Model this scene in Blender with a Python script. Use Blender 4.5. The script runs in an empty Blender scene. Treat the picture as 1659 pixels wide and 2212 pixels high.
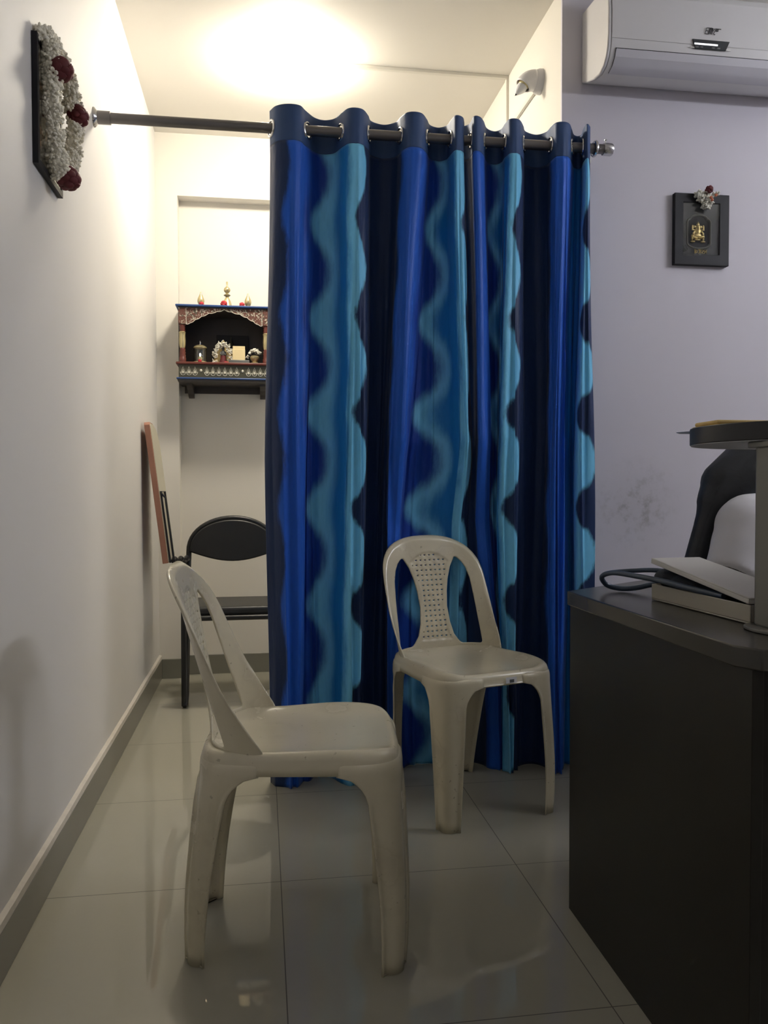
import bpy, math, random
import numpy as np
from mathutils import Vector, Matrix

random.seed(7)
rng = np.random.default_rng(7)
S = bpy.context.scene
COL = S.collection
PI = math.pi
sin, cos = math.sin, math.cos

# ------------------------------------------------------------------ camera, exposure, world
EYE = Vector((0.0, 0.0, 0.96))
YAW, PITCH, ROLL = 0.149, 0.028, 0.002
FOCAL_PX = 1760.0
_f = Vector((sin(YAW)*cos(PITCH), cos(YAW)*cos(PITCH), -sin(PITCH)))
_r = Vector((cos(YAW), -sin(YAW), 0))
_d = _f.cross(_r)
_r2 = _r*cos(ROLL) + _d*sin(ROLL)
_d2 = _d*cos(ROLL) - _r*sin(ROLL)
cd = bpy.data.cameras.new('camera')
cam = bpy.data.objects.new('camera', cd)
COL.objects.link(cam)
cam.matrix_world = Matrix(((_r2.x, -_d2.x, -_f.x, EYE.x), (_r2.y, -_d2.y, -_f.y, EYE.y),
                           (_r2.z, -_d2.z, -_f.z, EYE.z), (0, 0, 0, 1)))
cd.sensor_fit = 'VERTICAL'
cd.sensor_height = 36.0
cd.sensor_width = 36.0*1659/2212
cd.lens = 36.0*FOCAL_PX/2212
cd.clip_start = 0.02
S.camera = cam

S.view_settings.view_transform = 'Standard'
S.view_settings.look = 'None'
S.view_settings.gamma = 1.0
S.view_settings.exposure = 0.38
S.view_settings.use_curve_mapping = False

W = bpy.data.worlds.new('world')
S.world = W
W.use_nodes = True
W.node_tree.nodes['Background'].inputs[0].default_value = (0.5, 0.5, 0.55, 1)
W.node_tree.nodes['Background'].inputs[1].default_value = 0.02

ALCOVE_LAMP = 88.0        # emission strength of the ceiling lamp in the alcove
TUBE_LAMP = 80.0          # emission strength of the tube light on the right wall
REAR_LAMP = 8.0           # emission strength of the ceiling lamp behind the camera

# room dimensions (metres)
XL, XA, XR = -0.518, 1.068, 3.0      # left wall, alcove's right wall, room's right wall
YF, YP, YB = -1.3, 2.82, 4.244       # wall behind the camera, lilac wall, alcove's back wall
ZC = 2.746

# ------------------------------------------------------------------ materials
def lin(c):
    c = c/255.0
    return c/12.92 if c <= 0.04045 else ((c+0.055)/1.055)**2.4
def rgb(r, g, b): return (lin(r), lin(g), lin(b), 1.0)

def new_mat(name):
    m = bpy.data.materials.new(name)
    m.use_nodes = True
    nt = m.node_tree
    return m, nt, nt.nodes['Principled BSDF']
def nd(nt, typ, **kw):
    n = nt.nodes.new(typ)
    for k, v in kw.items(): setattr(n, k, v)
    return n
def setin(n, **kw):
    for k, v in kw.items(): n.inputs[k.replace('_', ' ')].default_value = v
def mixc(nt, fac, a, b):
    n = nd(nt, 'ShaderNodeMix', data_type='RGBA')
    for sock, v in ((n.inputs[0], fac), (n.inputs[6], a), (n.inputs[7], b)):
        if hasattr(v, 'is_linked'): nt.links.new(v, sock)
        else: sock.default_value = v
    return n.outputs[2]
def mth(nt, op, a, b=0.0, c=0.0):
    n = nd(nt, 'ShaderNodeMath', operation=op)
    for sock, v in zip(n.inputs, (a, b, c)):
        if hasattr(v, 'is_linked'): nt.links.new(v, sock)
        else: sock.default_value = v
    return n.outputs[0]
def smooth(nt, v, a, b):
    n = nd(nt, 'ShaderNodeMapRange', interpolation_type='SMOOTHSTEP')
    n.clamp = True
    nt.links.new(v, n.inputs[0])
    n.inputs[1].default_value = a; n.inputs[2].default_value = b
    return n.outputs[0]
def noise(nt, scale, detail=3, vec=None, rough=0.5):
    n = nd(nt, 'ShaderNodeTexNoise')
    n.inputs['Scale'].default_value = scale; n.inputs['Detail'].default_value = detail
    n.inputs['Roughness'].default_value = rough
    if vec is None:
        tc = nd(nt, 'ShaderNodeTexCoord'); vec = tc.outputs['Object']
    nt.links.new(vec, n.inputs['Vector'])
    return n.outputs['Fac']
def bump(nt, p, h, strength=0.1, dist=0.002):
    b = nd(nt, 'ShaderNodeBump')
    b.inputs['Strength'].default_value = strength; b.inputs['Distance'].default_value = dist
    nt.links.new(h, b.inputs['Height']); nt.links.new(b.outputs[0], p.inputs['Normal'])

def mat(name, col, rough=0.5, metal=0.0, var=0.08, scale=14, bmp=0.0, bscale=60, **kw):
    """a plain material with a soft procedural variation of its colour and roughness"""
    m, nt, p = new_mat(name)
    n = noise(nt, scale)
    dark = tuple(c*(1-var) for c in col[:3])+(1,)
    light = tuple(min(1, c*(1+var)) for c in col[:3])+(1,)
    nt.links.new(mixc(nt, n, dark, light), p.inputs['Base Color'])
    p.inputs['Roughness'].default_value = rough
    p.inputs['Metallic'].default_value = metal
    for k, v in kw.items(): p.inputs[k.replace('_', ' ')].default_value = v
    if bmp: bump(nt, p, noise(nt, bscale, 5), bmp)
    return m

def emit(name, col, strength):
    m, nt, p = new_mat(name)
    p.inputs['Base Color'].default_value = col
    p.inputs['Emission Color'].default_value = col
    p.inputs['Emission Strength'].default_value = strength
    return m

def wall_mat(name, col, stain=None, dirt=0.0):
    m, nt, p = new_mat(name)
    tc = nd(nt, 'ShaderNodeTexCoord')
    n = noise(nt, 1.7, 4, tc.outputs['Object'])
    c = mixc(nt, n, tuple(x*0.965 for x in col[:3])+(1,), tuple(min(1, x*1.03) for x in col[:3])+(1,))
    if stain:
        (sx, sy, sz), rad, scol = stain
        mp = nd(nt, 'ShaderNodeVectorMath', operation='SUBTRACT')
        nt.links.new(tc.outputs['Object'], mp.inputs[0]); mp.inputs[1].default_value = (sx, sy, sz)
        ln = nd(nt, 'ShaderNodeVectorMath', operation='LENGTH'); nt.links.new(mp.outputs[0], ln.inputs[0])
        f = smooth(nt, ln.outputs['Value'], rad, 0.0)
        sp = smooth(nt, noise(nt, 26, 6, tc.outputs['Object'], 0.7), 0.45, 0.75)
        c = mixc(nt, mth(nt, 'MULTIPLY', f, mth(nt, 'MULTIPLY_ADD', sp, 0.55, 0.18)), c, scol)
    nt.links.new(c, p.inputs['Base Color'])
    p.inputs['Roughness'].default_value = 0.62
    p.inputs['Specular IOR Level'].default_value = 0.3
    bump(nt, p, noise(nt, 45, 4, tc.outputs['Object']), 0.06, 0.002)
    return m

def floor_mat():
    m, nt, p = new_mat('glossy cream floor tile')
    tc = nd(nt, 'ShaderNodeTexCoord')
    sep = nd(nt, 'ShaderNodeSeparateXYZ'); nt.links.new(tc.outputs['Object'], sep.inputs[0])
    def grout(v, off, step):
        w = nd(nt, 'ShaderNodeMath', operation='FRACT')
        nt.links.new(mth(nt, 'DIVIDE', mth(nt, 'SUBTRACT', v, off), step), w.inputs[0])
        d = mth(nt, 'MULTIPLY', mth(nt, 'MINIMUM', w.outputs[0], mth(nt, 'SUBTRACT', 1.0, w.outputs[0])), step)
        return mth(nt, 'LESS_THAN', d, 0.0012)
    g = mth(nt, 'MAXIMUM', grout(sep.outputs[0], 0.081-6.0, 0.596), grout(sep.outputs[1], 1.985-5.8, 0.58))
    n = noise(nt, 1.3, 5, tc.outputs['Object'])
    n2 = noise(nt, 90, 2, tc.outputs['Object'])
    c = mixc(nt, n, (0.345, 0.33, 0.27, 1), (0.40, 0.38, 0.31, 1))
    c = mixc(nt, mth(nt, 'MULTIPLY', n2, 0.12), c, (0.30, 0.28, 0.22, 1))
    c = mixc(nt, mth(nt, 'MULTIPLY', g, 0.95), c, (0.08, 0.07, 0.06, 1))
    nt.links.new(c, p.inputs['Base Color'])
    r = mth(nt, 'MULTIPLY_ADD', g, 0.7, mth(nt, 'MULTIPLY_ADD', n, 0.03, 0.015))
    nt.links.new(r, p.inputs['Roughness'])
    p.inputs['IOR'].default_value = 1.55
    return m

M = {}
M['wall'] = wall_mat('off white wall paint', (0.70, 0.685, 0.67, 1))
M['cream_wall'] = wall_mat('cream alcove paint', (0.74, 0.71, 0.65, 1))
M['lilac_wall'] = wall_mat('lilac wall paint', (0.66, 0.635, 0.70, 1), ((1.36, YP, 0.90), 0.22, (0.22, 0.22, 0.21, 1)))
M['ceiling'] = wall_mat('white ceiling paint', (0.78, 0.75, 0.69, 1))
M['floor'] = floor_mat()
M['skirting'] = mat('grey olive skirting tile', (0.20, 0.195, 0.165, 1), 0.28, var=0.06, scale=3)
M['plaster_edge'] = mat('bare plaster edge', (0.60, 0.56, 0.50, 1), 0.8, var=0.15, scale=30, bmp=0.3)
M['conduit'] = mat('white plastic trunking', (0.70, 0.67, 0.60, 1), 0.4, var=0.03)
def plastic_mat():
    """glossy moulded plastic, yellowed and grubby in places"""
    m, nt, p = new_mat('aged cream moulded plastic')
    c = mixc(nt, noise(nt, 5), (0.60, 0.55, 0.40, 1), (0.68, 0.62, 0.46, 1))
    d = mth(nt, 'MULTIPLY', smooth(nt, noise(nt, 9, 5), 0.52, 0.72), 0.35)
    c = mixc(nt, d, c, (0.36, 0.31, 0.22, 1))
    sp = mth(nt, 'MULTIPLY', smooth(nt, noise(nt, 70, 3), 0.68, 0.74), 0.5)
    c = mixc(nt, sp, c, (0.22, 0.18, 0.12, 1))
    nt.links.new(c, p.inputs['Base Color'])
    nt.links.new(mth(nt, 'MULTIPLY_ADD', d, 0.5, 0.17), p.inputs['Roughness'])
    return m
M['plastic'] = plastic_mat()
M['steel'] = mat('brushed dull steel', (0.20, 0.19, 0.19, 1), 0.33, 0.85, var=0.06, scale=30)
M['chrome'] = mat('polished chrome', (0.62, 0.62, 0.63, 1), 0.14, 1.0, var=0.03)
M['black_metal'] = mat('black painted tube', (0.012, 0.012, 0.013, 1), 0.35, var=0.2)
M['black_vinyl'] = mat('black vinyl', (0.016, 0.016, 0.017, 1), 0.42, var=0.2, bmp=0.15, bscale=180)
M['frame_black'] = mat('black frame', (0.010, 0.010, 0.013, 1), 0.5, var=0.15, Specular_IOR_Level=0.25)
M['desk_brown'] = mat('dark brown laminate', (0.012, 0.010, 0.007, 1), 0.38, var=0.25, scale=2.5, Specular_IOR_Level=0.3)
M['desk_top'] = mat('dark brown laminate top', (0.050, 0.045, 0.036, 1), 0.24, var=0.12, scale=4)
M['white_plastic'] = mat('white appliance plastic', (0.66, 0.65, 0.66, 1), 0.34, var=0.02)
M['flap_plastic'] = mat('pale grey appliance plastic', (0.56, 0.55, 0.60, 1), 0.36, var=0.02)
M['dark_panel'] = mat('dark tinted display', (0.012, 0.016, 0.022, 1), 0.15, var=0.1)
M['ink'] = mat('black print', (0.006, 0.006, 0.007, 1), 0.5, var=0.1)
M['white_flower'] = mat('white jasmine petals', (0.90, 0.86, 0.74, 1), 0.75, var=0.08, scale=90, Subsurface_Weight=0.0)
M['pale_flower'] = mat('fresh white petals', (0.74, 0.72, 0.64, 1), 0.7, var=0.15, scale=90)
M['rose'] = mat('deep red rose petals', (0.105, 0.010, 0.014, 1), 0.65, var=0.45, scale=60)
M['red_flower'] = mat('bright red flower petals', (0.42, 0.02, 0.03, 1), 0.65, var=0.25, scale=80)
M['orange'] = mat('pale orange flower centre', (0.55, 0.17, 0.09, 1), 0.7, var=0.2, scale=80)
M['brass'] = mat('brass', (0.56, 0.48, 0.27, 1), 0.32, 0.75, var=0.1, scale=40)
M['gold'] = mat('gilt cast metal', (0.80, 0.62, 0.28, 1), 0.30, 0.75, var=0.2, scale=200)
M['blue_paint'] = mat('blue painted wood', (0.020, 0.060, 0.20, 1), 0.4, var=0.15)
M['maroon'] = mat('maroon painted wood', (0.105, 0.022, 0.015, 1), 0.4, var=0.25, scale=30)
M['dark_wood'] = mat('dark painted wood', (0.045, 0.038, 0.036, 1), 0.5, var=0.25)
M['olive_paint'] = mat('olive painted wood', (0.060, 0.058, 0.040, 1), 0.4, var=0.15)
M['silver_paint'] = mat('silver painted relief', (0.62, 0.60, 0.52, 1), 0.4, var=0.12, scale=60)
M['cream_card'] = mat('cream paper', (0.70, 0.58, 0.33, 1), 0.7, var=0.06)
M['grey_plastic'] = mat('grey plastic', (0.11, 0.115, 0.115, 1), 0.4, var=0.05)
M['white_card'] = mat('white paper', (0.75, 0.75, 0.76, 1), 0.6, var=0.02)
M['mat_board'] = mat('dark grey mount board', (0.070, 0.072, 0.076, 1), 0.35, var=0.12, scale=8)
M['recess'] = mat('black velvet', (0.010, 0.011, 0.016, 1), 0.6, var=0.15)
M['device_cream'] = mat('cream enamelled metal', (0.40, 0.37, 0.30, 1), 0.38, var=0.05, scale=6)
M['device_lid'] = mat('pale lid metal', (0.56, 0.54, 0.50, 1), 0.36, var=0.05, scale=6)
M['cuff'] = mat('navy cuff fabric', (0.010, 0.014, 0.022, 1), 0.75, var=0.3, bmp=0.3, bscale=400)
M['tube_blue'] = mat('slate blue rubber tube', (0.030, 0.050, 0.085, 1), 0.38, var=0.15)
M['post'] = mat('grey satin metal post', (0.20, 0.195, 0.175, 1), 0.40, 0.35, var=0.06)
M['shelf_dark'] = mat('black brown shelf edge', (0.022, 0.021, 0.021, 1), 0.42, var=0.15)
M['shelf_under'] = mat('grey laminate underside', (0.36, 0.36, 0.38, 1), 0.45, var=0.05)
M['yellow'] = mat('mustard yellow cloth', (0.66, 0.48, 0.20, 1), 0.8, var=0.2, scale=60, bmp=0.3)
M['blue_sheet'] = mat('blue plastic folder', (0.035, 0.075, 0.14, 1), 0.4, var=0.1)
M['board_edge'] = mat('reddish board edging', (0.36, 0.17, 0.115, 1), 0.55, var=0.12, scale=20)
M['board_face'] = mat('cream laminate', (0.50, 0.47, 0.37, 1), 0.4, var=0.05)
M['coat'] = mat('white cotton coat', (0.64, 0.63, 0.67, 1), 0.8, var=0.06, scale=9, bmp=0.9, bscale=11)
M['skin'] = mat('brown skin', (0.30, 0.155, 0.09, 1), 0.5, var=0.08)
M['hair'] = mat('black hair', (0.014, 0.016, 0.021, 1), 0.55, var=0.5, scale=25, bmp=0.5, bscale=70)
M['trousers'] = mat('dark cotton', (0.03, 0.03, 0.04, 1), 0.8, var=0.2)
M['lamp_white'] = emit('glowing opal diffuser', (1.0, 0.915, 0.76, 1), ALCOVE_LAMP)
M['tube_white'] = emit('glowing tube', (0.92, 0.95, 1.0, 1), TUBE_LAMP)
M['rear_white'] = emit('glowing round panel', (0.95, 0.93, 1.0, 1), REAR_LAMP)
M['flame'] = emit('small flame', (1.0, 0.78, 0.45, 1), 12.0)
M['display_light'] = emit('lit indicator bar', (0.95, 0.97, 1.0, 1), 0.75)

def glass_mat():
    m, nt, p = new_mat('clear glass')
    n = noise(nt, 3)
    nt.links.new(mth(nt, 'MULTIPLY_ADD', n, 0.02, 0.01), p.inputs['Roughness'])
    p.inputs['Base Color'].default_value = (0.97, 0.98, 0.97, 1)
    p.inputs['Transmission Weight'].default_value = 1.0
    p.inputs['IOR'].default_value = 1.45
    return m
M['glass'] = glass_mat()

def print_mat(name, base, a, b, scale):
    """printed cloth: two motif colours over a base"""
    m, nt, p = new_mat(name)
    tc = nd(nt, 'ShaderNodeTexCoord')
    v = nd(nt, 'ShaderNodeTexVoronoi'); v.inputs['Scale'].default_value = scale
    nt.links.new(tc.outputs['Object'], v.inputs['Vector'])
    n = noise(nt, scale*1.6, 4, tc.outputs['Object'], 0.7)
    c = mixc(nt, smooth(nt, v.outputs['Distance'], 0.42, 0.30), base, a)
    c = mixc(nt, smooth(nt, n, 0.56, 0.62), c, b)
    nt.links.new(c, p.inputs['Base Color']); p.inputs['Roughness'].default_value = 0.8
    return m
M['kurta'] = print_mat('dark floral print cotton', (0.030, 0.028, 0.024, 1), (0.10, 0.085, 0.055, 1), (0.45, 0.44, 0.42, 1), 85)
M['arch_carving'] = print_mat('maroon wood with silver scrollwork', (0.10, 0.035, 0.025, 1), (0.060, 0.052, 0.040, 1), (0.50, 0.47, 0.38, 1), 70)
M['picture'] = print_mat('framed devotional print', (0.20, 0.17, 0.12, 1), (0.45, 0.22, 0.08, 1), (0.55, 0.50, 0.40, 1), 30)

# ------------------------------------------------------------------ mesh helpers
class MB:
    def __init__(self): self.v = []; self.f = []
    def add(self, vs, fs):
        o = len(self.v)
        self.v += [tuple(v) for v in vs]
        self.f += [tuple(i+o for i in f) for f in fs]
        return self
    def box(self, x0, x1, y0, y1, z0, z1, xf=None):
        vs = [(x, y, z) for z in (z0, z1) for y in (y0, y1) for x in (x0, x1)]
        if xf: vs = [xf(Vector(v)) for v in vs]
        return self.add(vs, [(0, 2, 3, 1), (4, 5, 7, 6), (0, 1, 5, 4), (2, 6, 7, 3), (0, 4, 6, 2), (1, 3, 7, 5)])
    def prism(self, poly, z0, z1, xf=None):
        """poly: counter-clockwise (a, b) outline extruded along the third axis"""
        n = len(poly)
        vs = [(a, b, z0) for a, b in poly]+[(a, b, z1) for a, b in poly]
        if xf: vs = [xf(Vector(v)) for v in vs]
        fs = [tuple(reversed(range(n))), tuple(range(n, 2*n))]
        fs += [(i, (i+1) % n, n+(i+1) % n, n+i) for i in range(n)]
        return self.add(vs, fs)
    def tube(self, pts, r, seg=12, caps=True, flat=1.0, up=None):
        pts = [Vector(p) for p in pts]
        n = len(pts)
        rs = r if hasattr(r, '__len__') else [r]*n
        vs = []; fs = []
        prev = None
        for i, p in enumerate(pts):
            t = (pts[min(i+1, n-1)]-pts[max(i-1, 0)]).normalized()
            if prev is None:
                a = Vector(up) if up is not None else (Vector((0, 0, 1)) if abs(t.z) < 0.9 else Vector((1, 0, 0)))
            else: a = prev
            a = (a-t*a.dot(t)).normalized(); prev = a
            b = t.cross(a)
            for k in range(seg):
                w = 2*PI*k/seg
                vs.append(p+a*(rs[i]*flat*sin(w))+b*(rs[i]*cos(w)))
        for i in range(n-1):
            for k in range(seg):
                k2 = (k+1) % seg
                fs.append((i*seg+k, i*seg+k2, (i+1)*seg+k2, (i+1)*seg+k))
        if caps: fs += [tuple(reversed(range(seg))), tuple(range((n-1)*seg, n*seg))]
        return self.add(vs, fs)
    def lathe(self, prof, c=(0, 0, 0), seg=24, axis='z', caps=True):
        vs = []; fs = []
        n = len(prof)
        for r, h in prof:
            for k in range(seg):
                w = 2*PI*k/seg
                a, b = r*cos(w), r*sin(w)
                v = {'z': (a, b, h), 'y': (a, h, b), 'x': (h, a, b)}[axis]
                vs.append((c[0]+v[0], c[1]+v[1], c[2]+v[2]))
        for i in range(n-1):
            for k in range(seg):
                k2 = (k+1) % seg
                fs.append((i*seg+k, i*seg+k2, (i+1)*seg+k2, (i+1)*seg+k))
        if caps: fs += [tuple(reversed(range(seg))), tuple(range((n-1)*seg, n*seg))]
        return self.add(vs, fs)
    def ball(self, c, r, seg=12, rings=8, rot=None):
        r = r if hasattr(r, '__len__') else (r, r, r)
        vs = [(0, 0, 1)]
        for i in range(1, rings):
            t = PI*i/rings
            for k in range(seg):
                w = 2*PI*k/seg
                vs.append((sin(t)*cos(w), sin(t)*sin(w), cos(t)))
        vs.append((0, 0, -1))
        fs = [(0, 1+k, 1+(k+1) % seg) for k in range(seg)]
        for i in range(rings-2):
            for k in range(seg):
                k2 = (k+1) % seg
                fs.append((1+i*seg+k, 1+(i+1)*seg+k, 1+(i+1)*seg+k2, 1+i*seg+k2))
        e = len(vs)-1; o = 1+(rings-2)*seg
        fs += [(e, o+(k+1) % seg, o+k) for k in range(seg)]
        out = []
        for v in vs:
            q = Vector((v[0]*r[0], v[1]*r[1], v[2]*r[2]))
            if rot is not None: q = rot @ q
            out.append(Vector(c)+q)
        return self.add(out, fs)
    def torus(self, c, R, r, axis, seg=24, sub=8):
        ax = Vector(axis).normalized()
        a = ax.orthogonal().normalized(); b = ax.cross(a)
        vs = []; fs = []
        for i in range(seg):
            w = 2*PI*i/seg
            d = a*cos(w)+b*sin(w)
            for k in range(sub):
                q = 2*PI*k/sub
                vs.append(Vector(c)+d*(R+r*cos(q))+ax*(r*sin(q)))
        for i in range(seg):
            for k in range(sub):
                i2 = (i+1) % seg; k2 = (k+1) % sub
                fs.append((i*sub+k, i2*sub+k, i2*sub+k2, i*sub+k2))
        return self.add(vs, fs)
    def build(self, name, m, parent=None, smooth=True, bevel=0.0, solid=0.0, subsurf=0, angle=40, seg=2):
        me = bpy.data.meshes.new(name)
        me.from_pydata(self.v, [], self.f)
        me.validate()
        me.update()
        return link(name, me, m, parent, smooth, bevel, solid, subsurf, angle, seg)

def link(name, me, m, parent=None, smooth=True, bevel=0.0, solid=0.0, subsurf=0, angle=40, seg=2):
    me.materials.append(M[m] if isinstance(m, str) else m)
    if smooth:
        me.polygons.foreach_set('use_smooth', [True]*len(me.polygons))
        me.set_sharp_from_angle(angle=math.radians(angle))
    o = bpy.data.objects.new(name, me)
    COL.objects.link(o)
    if bevel:
        b = o.modifiers.new('bevel', 'BEVEL'); b.width = bevel; b.segments = seg
        b.limit_method = 'ANGLE'; b.angle_limit = math.radians(35)
    if solid:
        s = o.modifiers.new('thickness', 'SOLIDIFY'); s.thickness = solid; s.offset = -1.0
    if subsurf:
        s = o.modifiers.new('subdivision', 'SUBSURF'); s.levels = subsurf; s.render_levels = subsurf
    if parent is not None:
        o.parent = parent
        if parent.get('world_space'): o.location = -Vector(parent['world_space'])
        elif parent.parent is not None and parent.parent.get('world_space'): o.location = (0, 0, 0)
    return o

def thing(name, label, cat, loc=(0, 0, 0), rz=0.0, group=None, world=False):
    """an Empty at the thing's base; world=True: its parts are written in room coordinates"""
    o = bpy.data.objects.new(name, None)
    COL.objects.link(o)
    o.empty_display_size = 0.05
    o.location = loc; o.rotation_euler = (0, 0, rz)
    o['label'] = label; o['category'] = cat
    if group: o['group'] = group
    if world: o['world_space'] = list(loc)
    return o
def tag(o, label, cat, group=None):
    o['label'] = label; o['category'] = cat
    if group: o['group'] = group
    return o
def struct(o):
    o['kind'] = 'structure'
    return o
def duplicate(root, loc, rz, label):
    c = root.copy(); COL.objects.link(c)
    c.location = loc; c.rotation_euler = (0, 0, rz); c['label'] = label
    for ch in root.children:
        d = ch.copy(); COL.objects.link(d); d.parent = c
        for g in ch.children:
            e = g.copy(); COL.objects.link(e); e.parent = d
    return c

def sheet(f, us, vs, mapf, skip=None):
    """a thin sheet cut from a regular grid: keeps f < 0, pulls its rim onto f = 0, maps (u, v) to space"""
    U, V = np.meshgrid(us, vs, indexing='ij')
    nu, nv = len(us), len(vs)
    cu = (U[:-1, :-1]+U[1:, 1:])/2; cv = (V[:-1, :-1]+V[1:, 1:])/2
    keep = f(cu, cv) < 0
    du, dv = us[1]-us[0], vs[1]-vs[0]
    pad = np.zeros((nu+1, nv+1), bool); pad[1:-1, 1:-1] = keep
    cnt = pad[:-1, :-1].astype(int)+pad[1:, :-1]+pad[:-1, 1:]+pad[1:, 1:]
    rim = (cnt > 0) & (cnt < 4)
    inner = np.zeros_like(rim); inner[1:-1, 1:-1] = True
    U2, V2 = U.copy(), V.copy()
    h = 1e-4
    for _ in range(4):
        F = f(U2, V2)
        gu = (f(U2+h, V2)-f(U2-h, V2))/(2*h); gv = (f(U2, V2+h)-f(U2, V2-h))/(2*h)
        g2 = gu**2+gv**2+1e-9
        U2 = np.where(rim, U2-F*gu/g2, U2); V2 = np.where(rim, V2-F*gv/g2, V2)
    U2 = np.clip(U2, U-du*0.9, U+du*0.9); V2 = np.clip(V2, V-dv*0.9, V+dv*0.9)
    if skip is not None: keep = keep & ~skip(cu, cv)
    P = mapf(U2, V2)
    used = -np.ones(nu*nv, int); verts = []; faces = []
    for i, j in np.argwhere(keep):
        q = []
        for a, b in ((i, j), (i+1, j), (i+1, j+1), (i, j+1)):
            k = a*nv+b
            if used[k] < 0:
                used[k] = len(verts); verts.append(tuple(float(c[a, b]) for c in P))
            q.append(int(used[k]))
        faces.append(tuple(q))
    return MB().add(verts, faces)

def merged(o, voxel, smooth_it=4):
    """fuse the pieces of a body into one continuous surface"""
    r = o.modifiers.new('fuse', 'REMESH'); r.mode = 'VOXEL'; r.voxel_size = voxel; r.use_smooth_shade = True
    s = o.modifiers.new('soften', 'SMOOTH'); s.factor = 0.5; s.iterations = smooth_it
    return o

def blossom(mb, c, r, petals=5):
    """a tiny open flower: a button with petals around it, turned at random"""
    R = Matrix.Rotation(random.uniform(0, 2*PI), 3, 'Z') @ Matrix.Rotation(random.uniform(-1.2, 1.2), 3, 'X') @ Matrix.Rotation(random.uniform(-1.2, 1.2), 3, 'Y')
    c = Vector(c)
    for k in range(petals):
        w = 2*PI*k/petals
        q = R @ Vector((cos(w)*r*0.55, sin(w)*r*0.55, r*0.15*random.uniform(-1, 1)))
        mb.ball(c+q, (r*0.55, r*0.4, r*0.26), 6, 4, R @ Matrix.Rotation(w, 3, 'Z'))
def rose(mb, c, r, n=26):
    """a full rose: cupped petals in a spiral over a round heart"""
    c = Vector(c)
    mb.ball(c, r*0.72, 12, 8)
    for k in range(n):
        z = 1-2*(k+0.5)/n
        a = k*2.39996
        d = Vector((math.sqrt(1-z*z)*cos(a), math.sqrt(1-z*z)*sin(a), z))
        q = d.to_track_quat('Z', 'Y').to_matrix()
        mb.ball(c+d*r*0.66, (r*0.42, r*0.36, r*0.24*random.uniform(0.7, 1.3)), 8, 5, q @ Matrix.Rotation(random.uniform(0.2, 0.5), 3, 'X'))

# ------------------------------------------------------------------ the room
struct(MB().box(XL-0.15, XR+0.15, YF-0.15, YB+0.3, -0.12, 0).build('floor', 'floor', smooth=False))
struct(MB().box(XL-0.15, XR+0.15, YF-0.15, YB+0.3, ZC, ZC+0.12).build('ceiling', 'ceiling', smooth=False))
struct(MB().box(XL-0.15, XL, YF-0.15, YB+0.3, 0, ZC).build('wall_left', 'wall', smooth=False))
NX, NZ, ND = -0.410, 2.437, 0.08          # the shallow niche in the alcove's back wall
struct(MB().box(XL, NX, YB, YB+0.3, 0, ZC).box(NX, XA, YB, YB+0.3, NZ, ZC)
       .box(NX, XA, YB+ND, YB+0.3, 0, NZ).build('wall_back', 'cream_wall', smooth=False))
struct(MB().box(XA, XA+0.12, YP+0.012, YB+0.3, 0, ZC).build('wall_right', 'cream_wall', smooth=False))
struct(MB().box(XA, XA+0.12, YP, YP+0.012, 0, ZC).box(XA+0.12, XR+0.15, YP, YP+0.15, 0, ZC)
       .build('wall_front', 'lilac_wall', smooth=False))
struct(MB().box(XR, XR+0.15, YF-0.15, YP, 0, ZC).build('wall_side', 'lilac_wall', smooth=False))
struct(MB().box(XL, XR, YF-0.15, YF, 0, ZC).build('wall_rear', 'wall', smooth=False))
struct(MB().box(XL, XL+0.013, YF, YB, 0, 0.099).build('baseboard_left', 'skirting', smooth=False, bevel=0.002))
struct(MB().box(XL+0.013, NX, YB-0.013, YB, 0, 0.099).box(NX, NX+0.013, YB, YB+ND, 0, 0.099)
       .box(NX+0.013, XA, YB+ND-0.013, YB+ND, 0, 0.099).build('baseboard_back', 'skirting', smooth=False, bevel=0.002))
mb = MB()                                   # ragged plaster edge along the top of the left skirting
n = 150
ys = np.linspace(YF, YB, n)
up = 0.1165+0.006*np.convolve(rng.random(n+8)-0.5, np.ones(9)/9, 'valid')*2.2
vs = []
for y, t in zip(ys, up):
    vs += [(XL, y, 0.099), (XL+0.012, y, 0.099), (XL+0.0105, y, t-0.003), (XL, y, t+0.002)]
fs = []
for i in range(n-1):
    for k in range(4): fs.append((4*i+k, 4*i+(k+1) % 4, 4*i+4+(k+1) % 4, 4*i+4+k))
struct(mb.add(vs, fs).build('trim_1', 'plaster_edge'))
struct(MB().box(XA+0.12, XR, YP-0.013, YP, 0, 0.099).build('baseboard_front', 'skirting', smooth=False, bevel=0.002))

# plastic trunking for the wires: across the alcove ceiling, down its right wall, then level to the bulb holder
tag(MB().box(0.28, XA, 3.452, 3.472, ZC-0.013, ZC).box(XA-0.012, XA, 3.452, 3.472, 2.50, ZC-0.013)
    .box(XA-0.012, XA, 3.095, 3.452, 2.500, 2.520).build('cable_trunking', 'conduit', smooth=False, bevel=0.002),
    'white plastic wire trunking across the alcove ceiling and down to the bulb holder', 'trunking')

t = thing('ceiling_lamp', 'glowing round white lamp on the alcove ceiling above the curtain', 'lamp', (0.13, 3.46, ZC))
MB().lathe([(0.0, 0.0), (0.10, 0.0), (0.10, -0.012), (0.0, -0.012)], seg=48).build('base_ring', 'white_plastic', t)
MB().lathe([(0.132, -0.006), (0.140, -0.02), (0.138, -0.045), (0.122, -0.066), (0.088, -0.082), (0.045, -0.090), (0.001, -0.092)], seg=48).build('diffuser', 'lamp_white', t)

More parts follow.
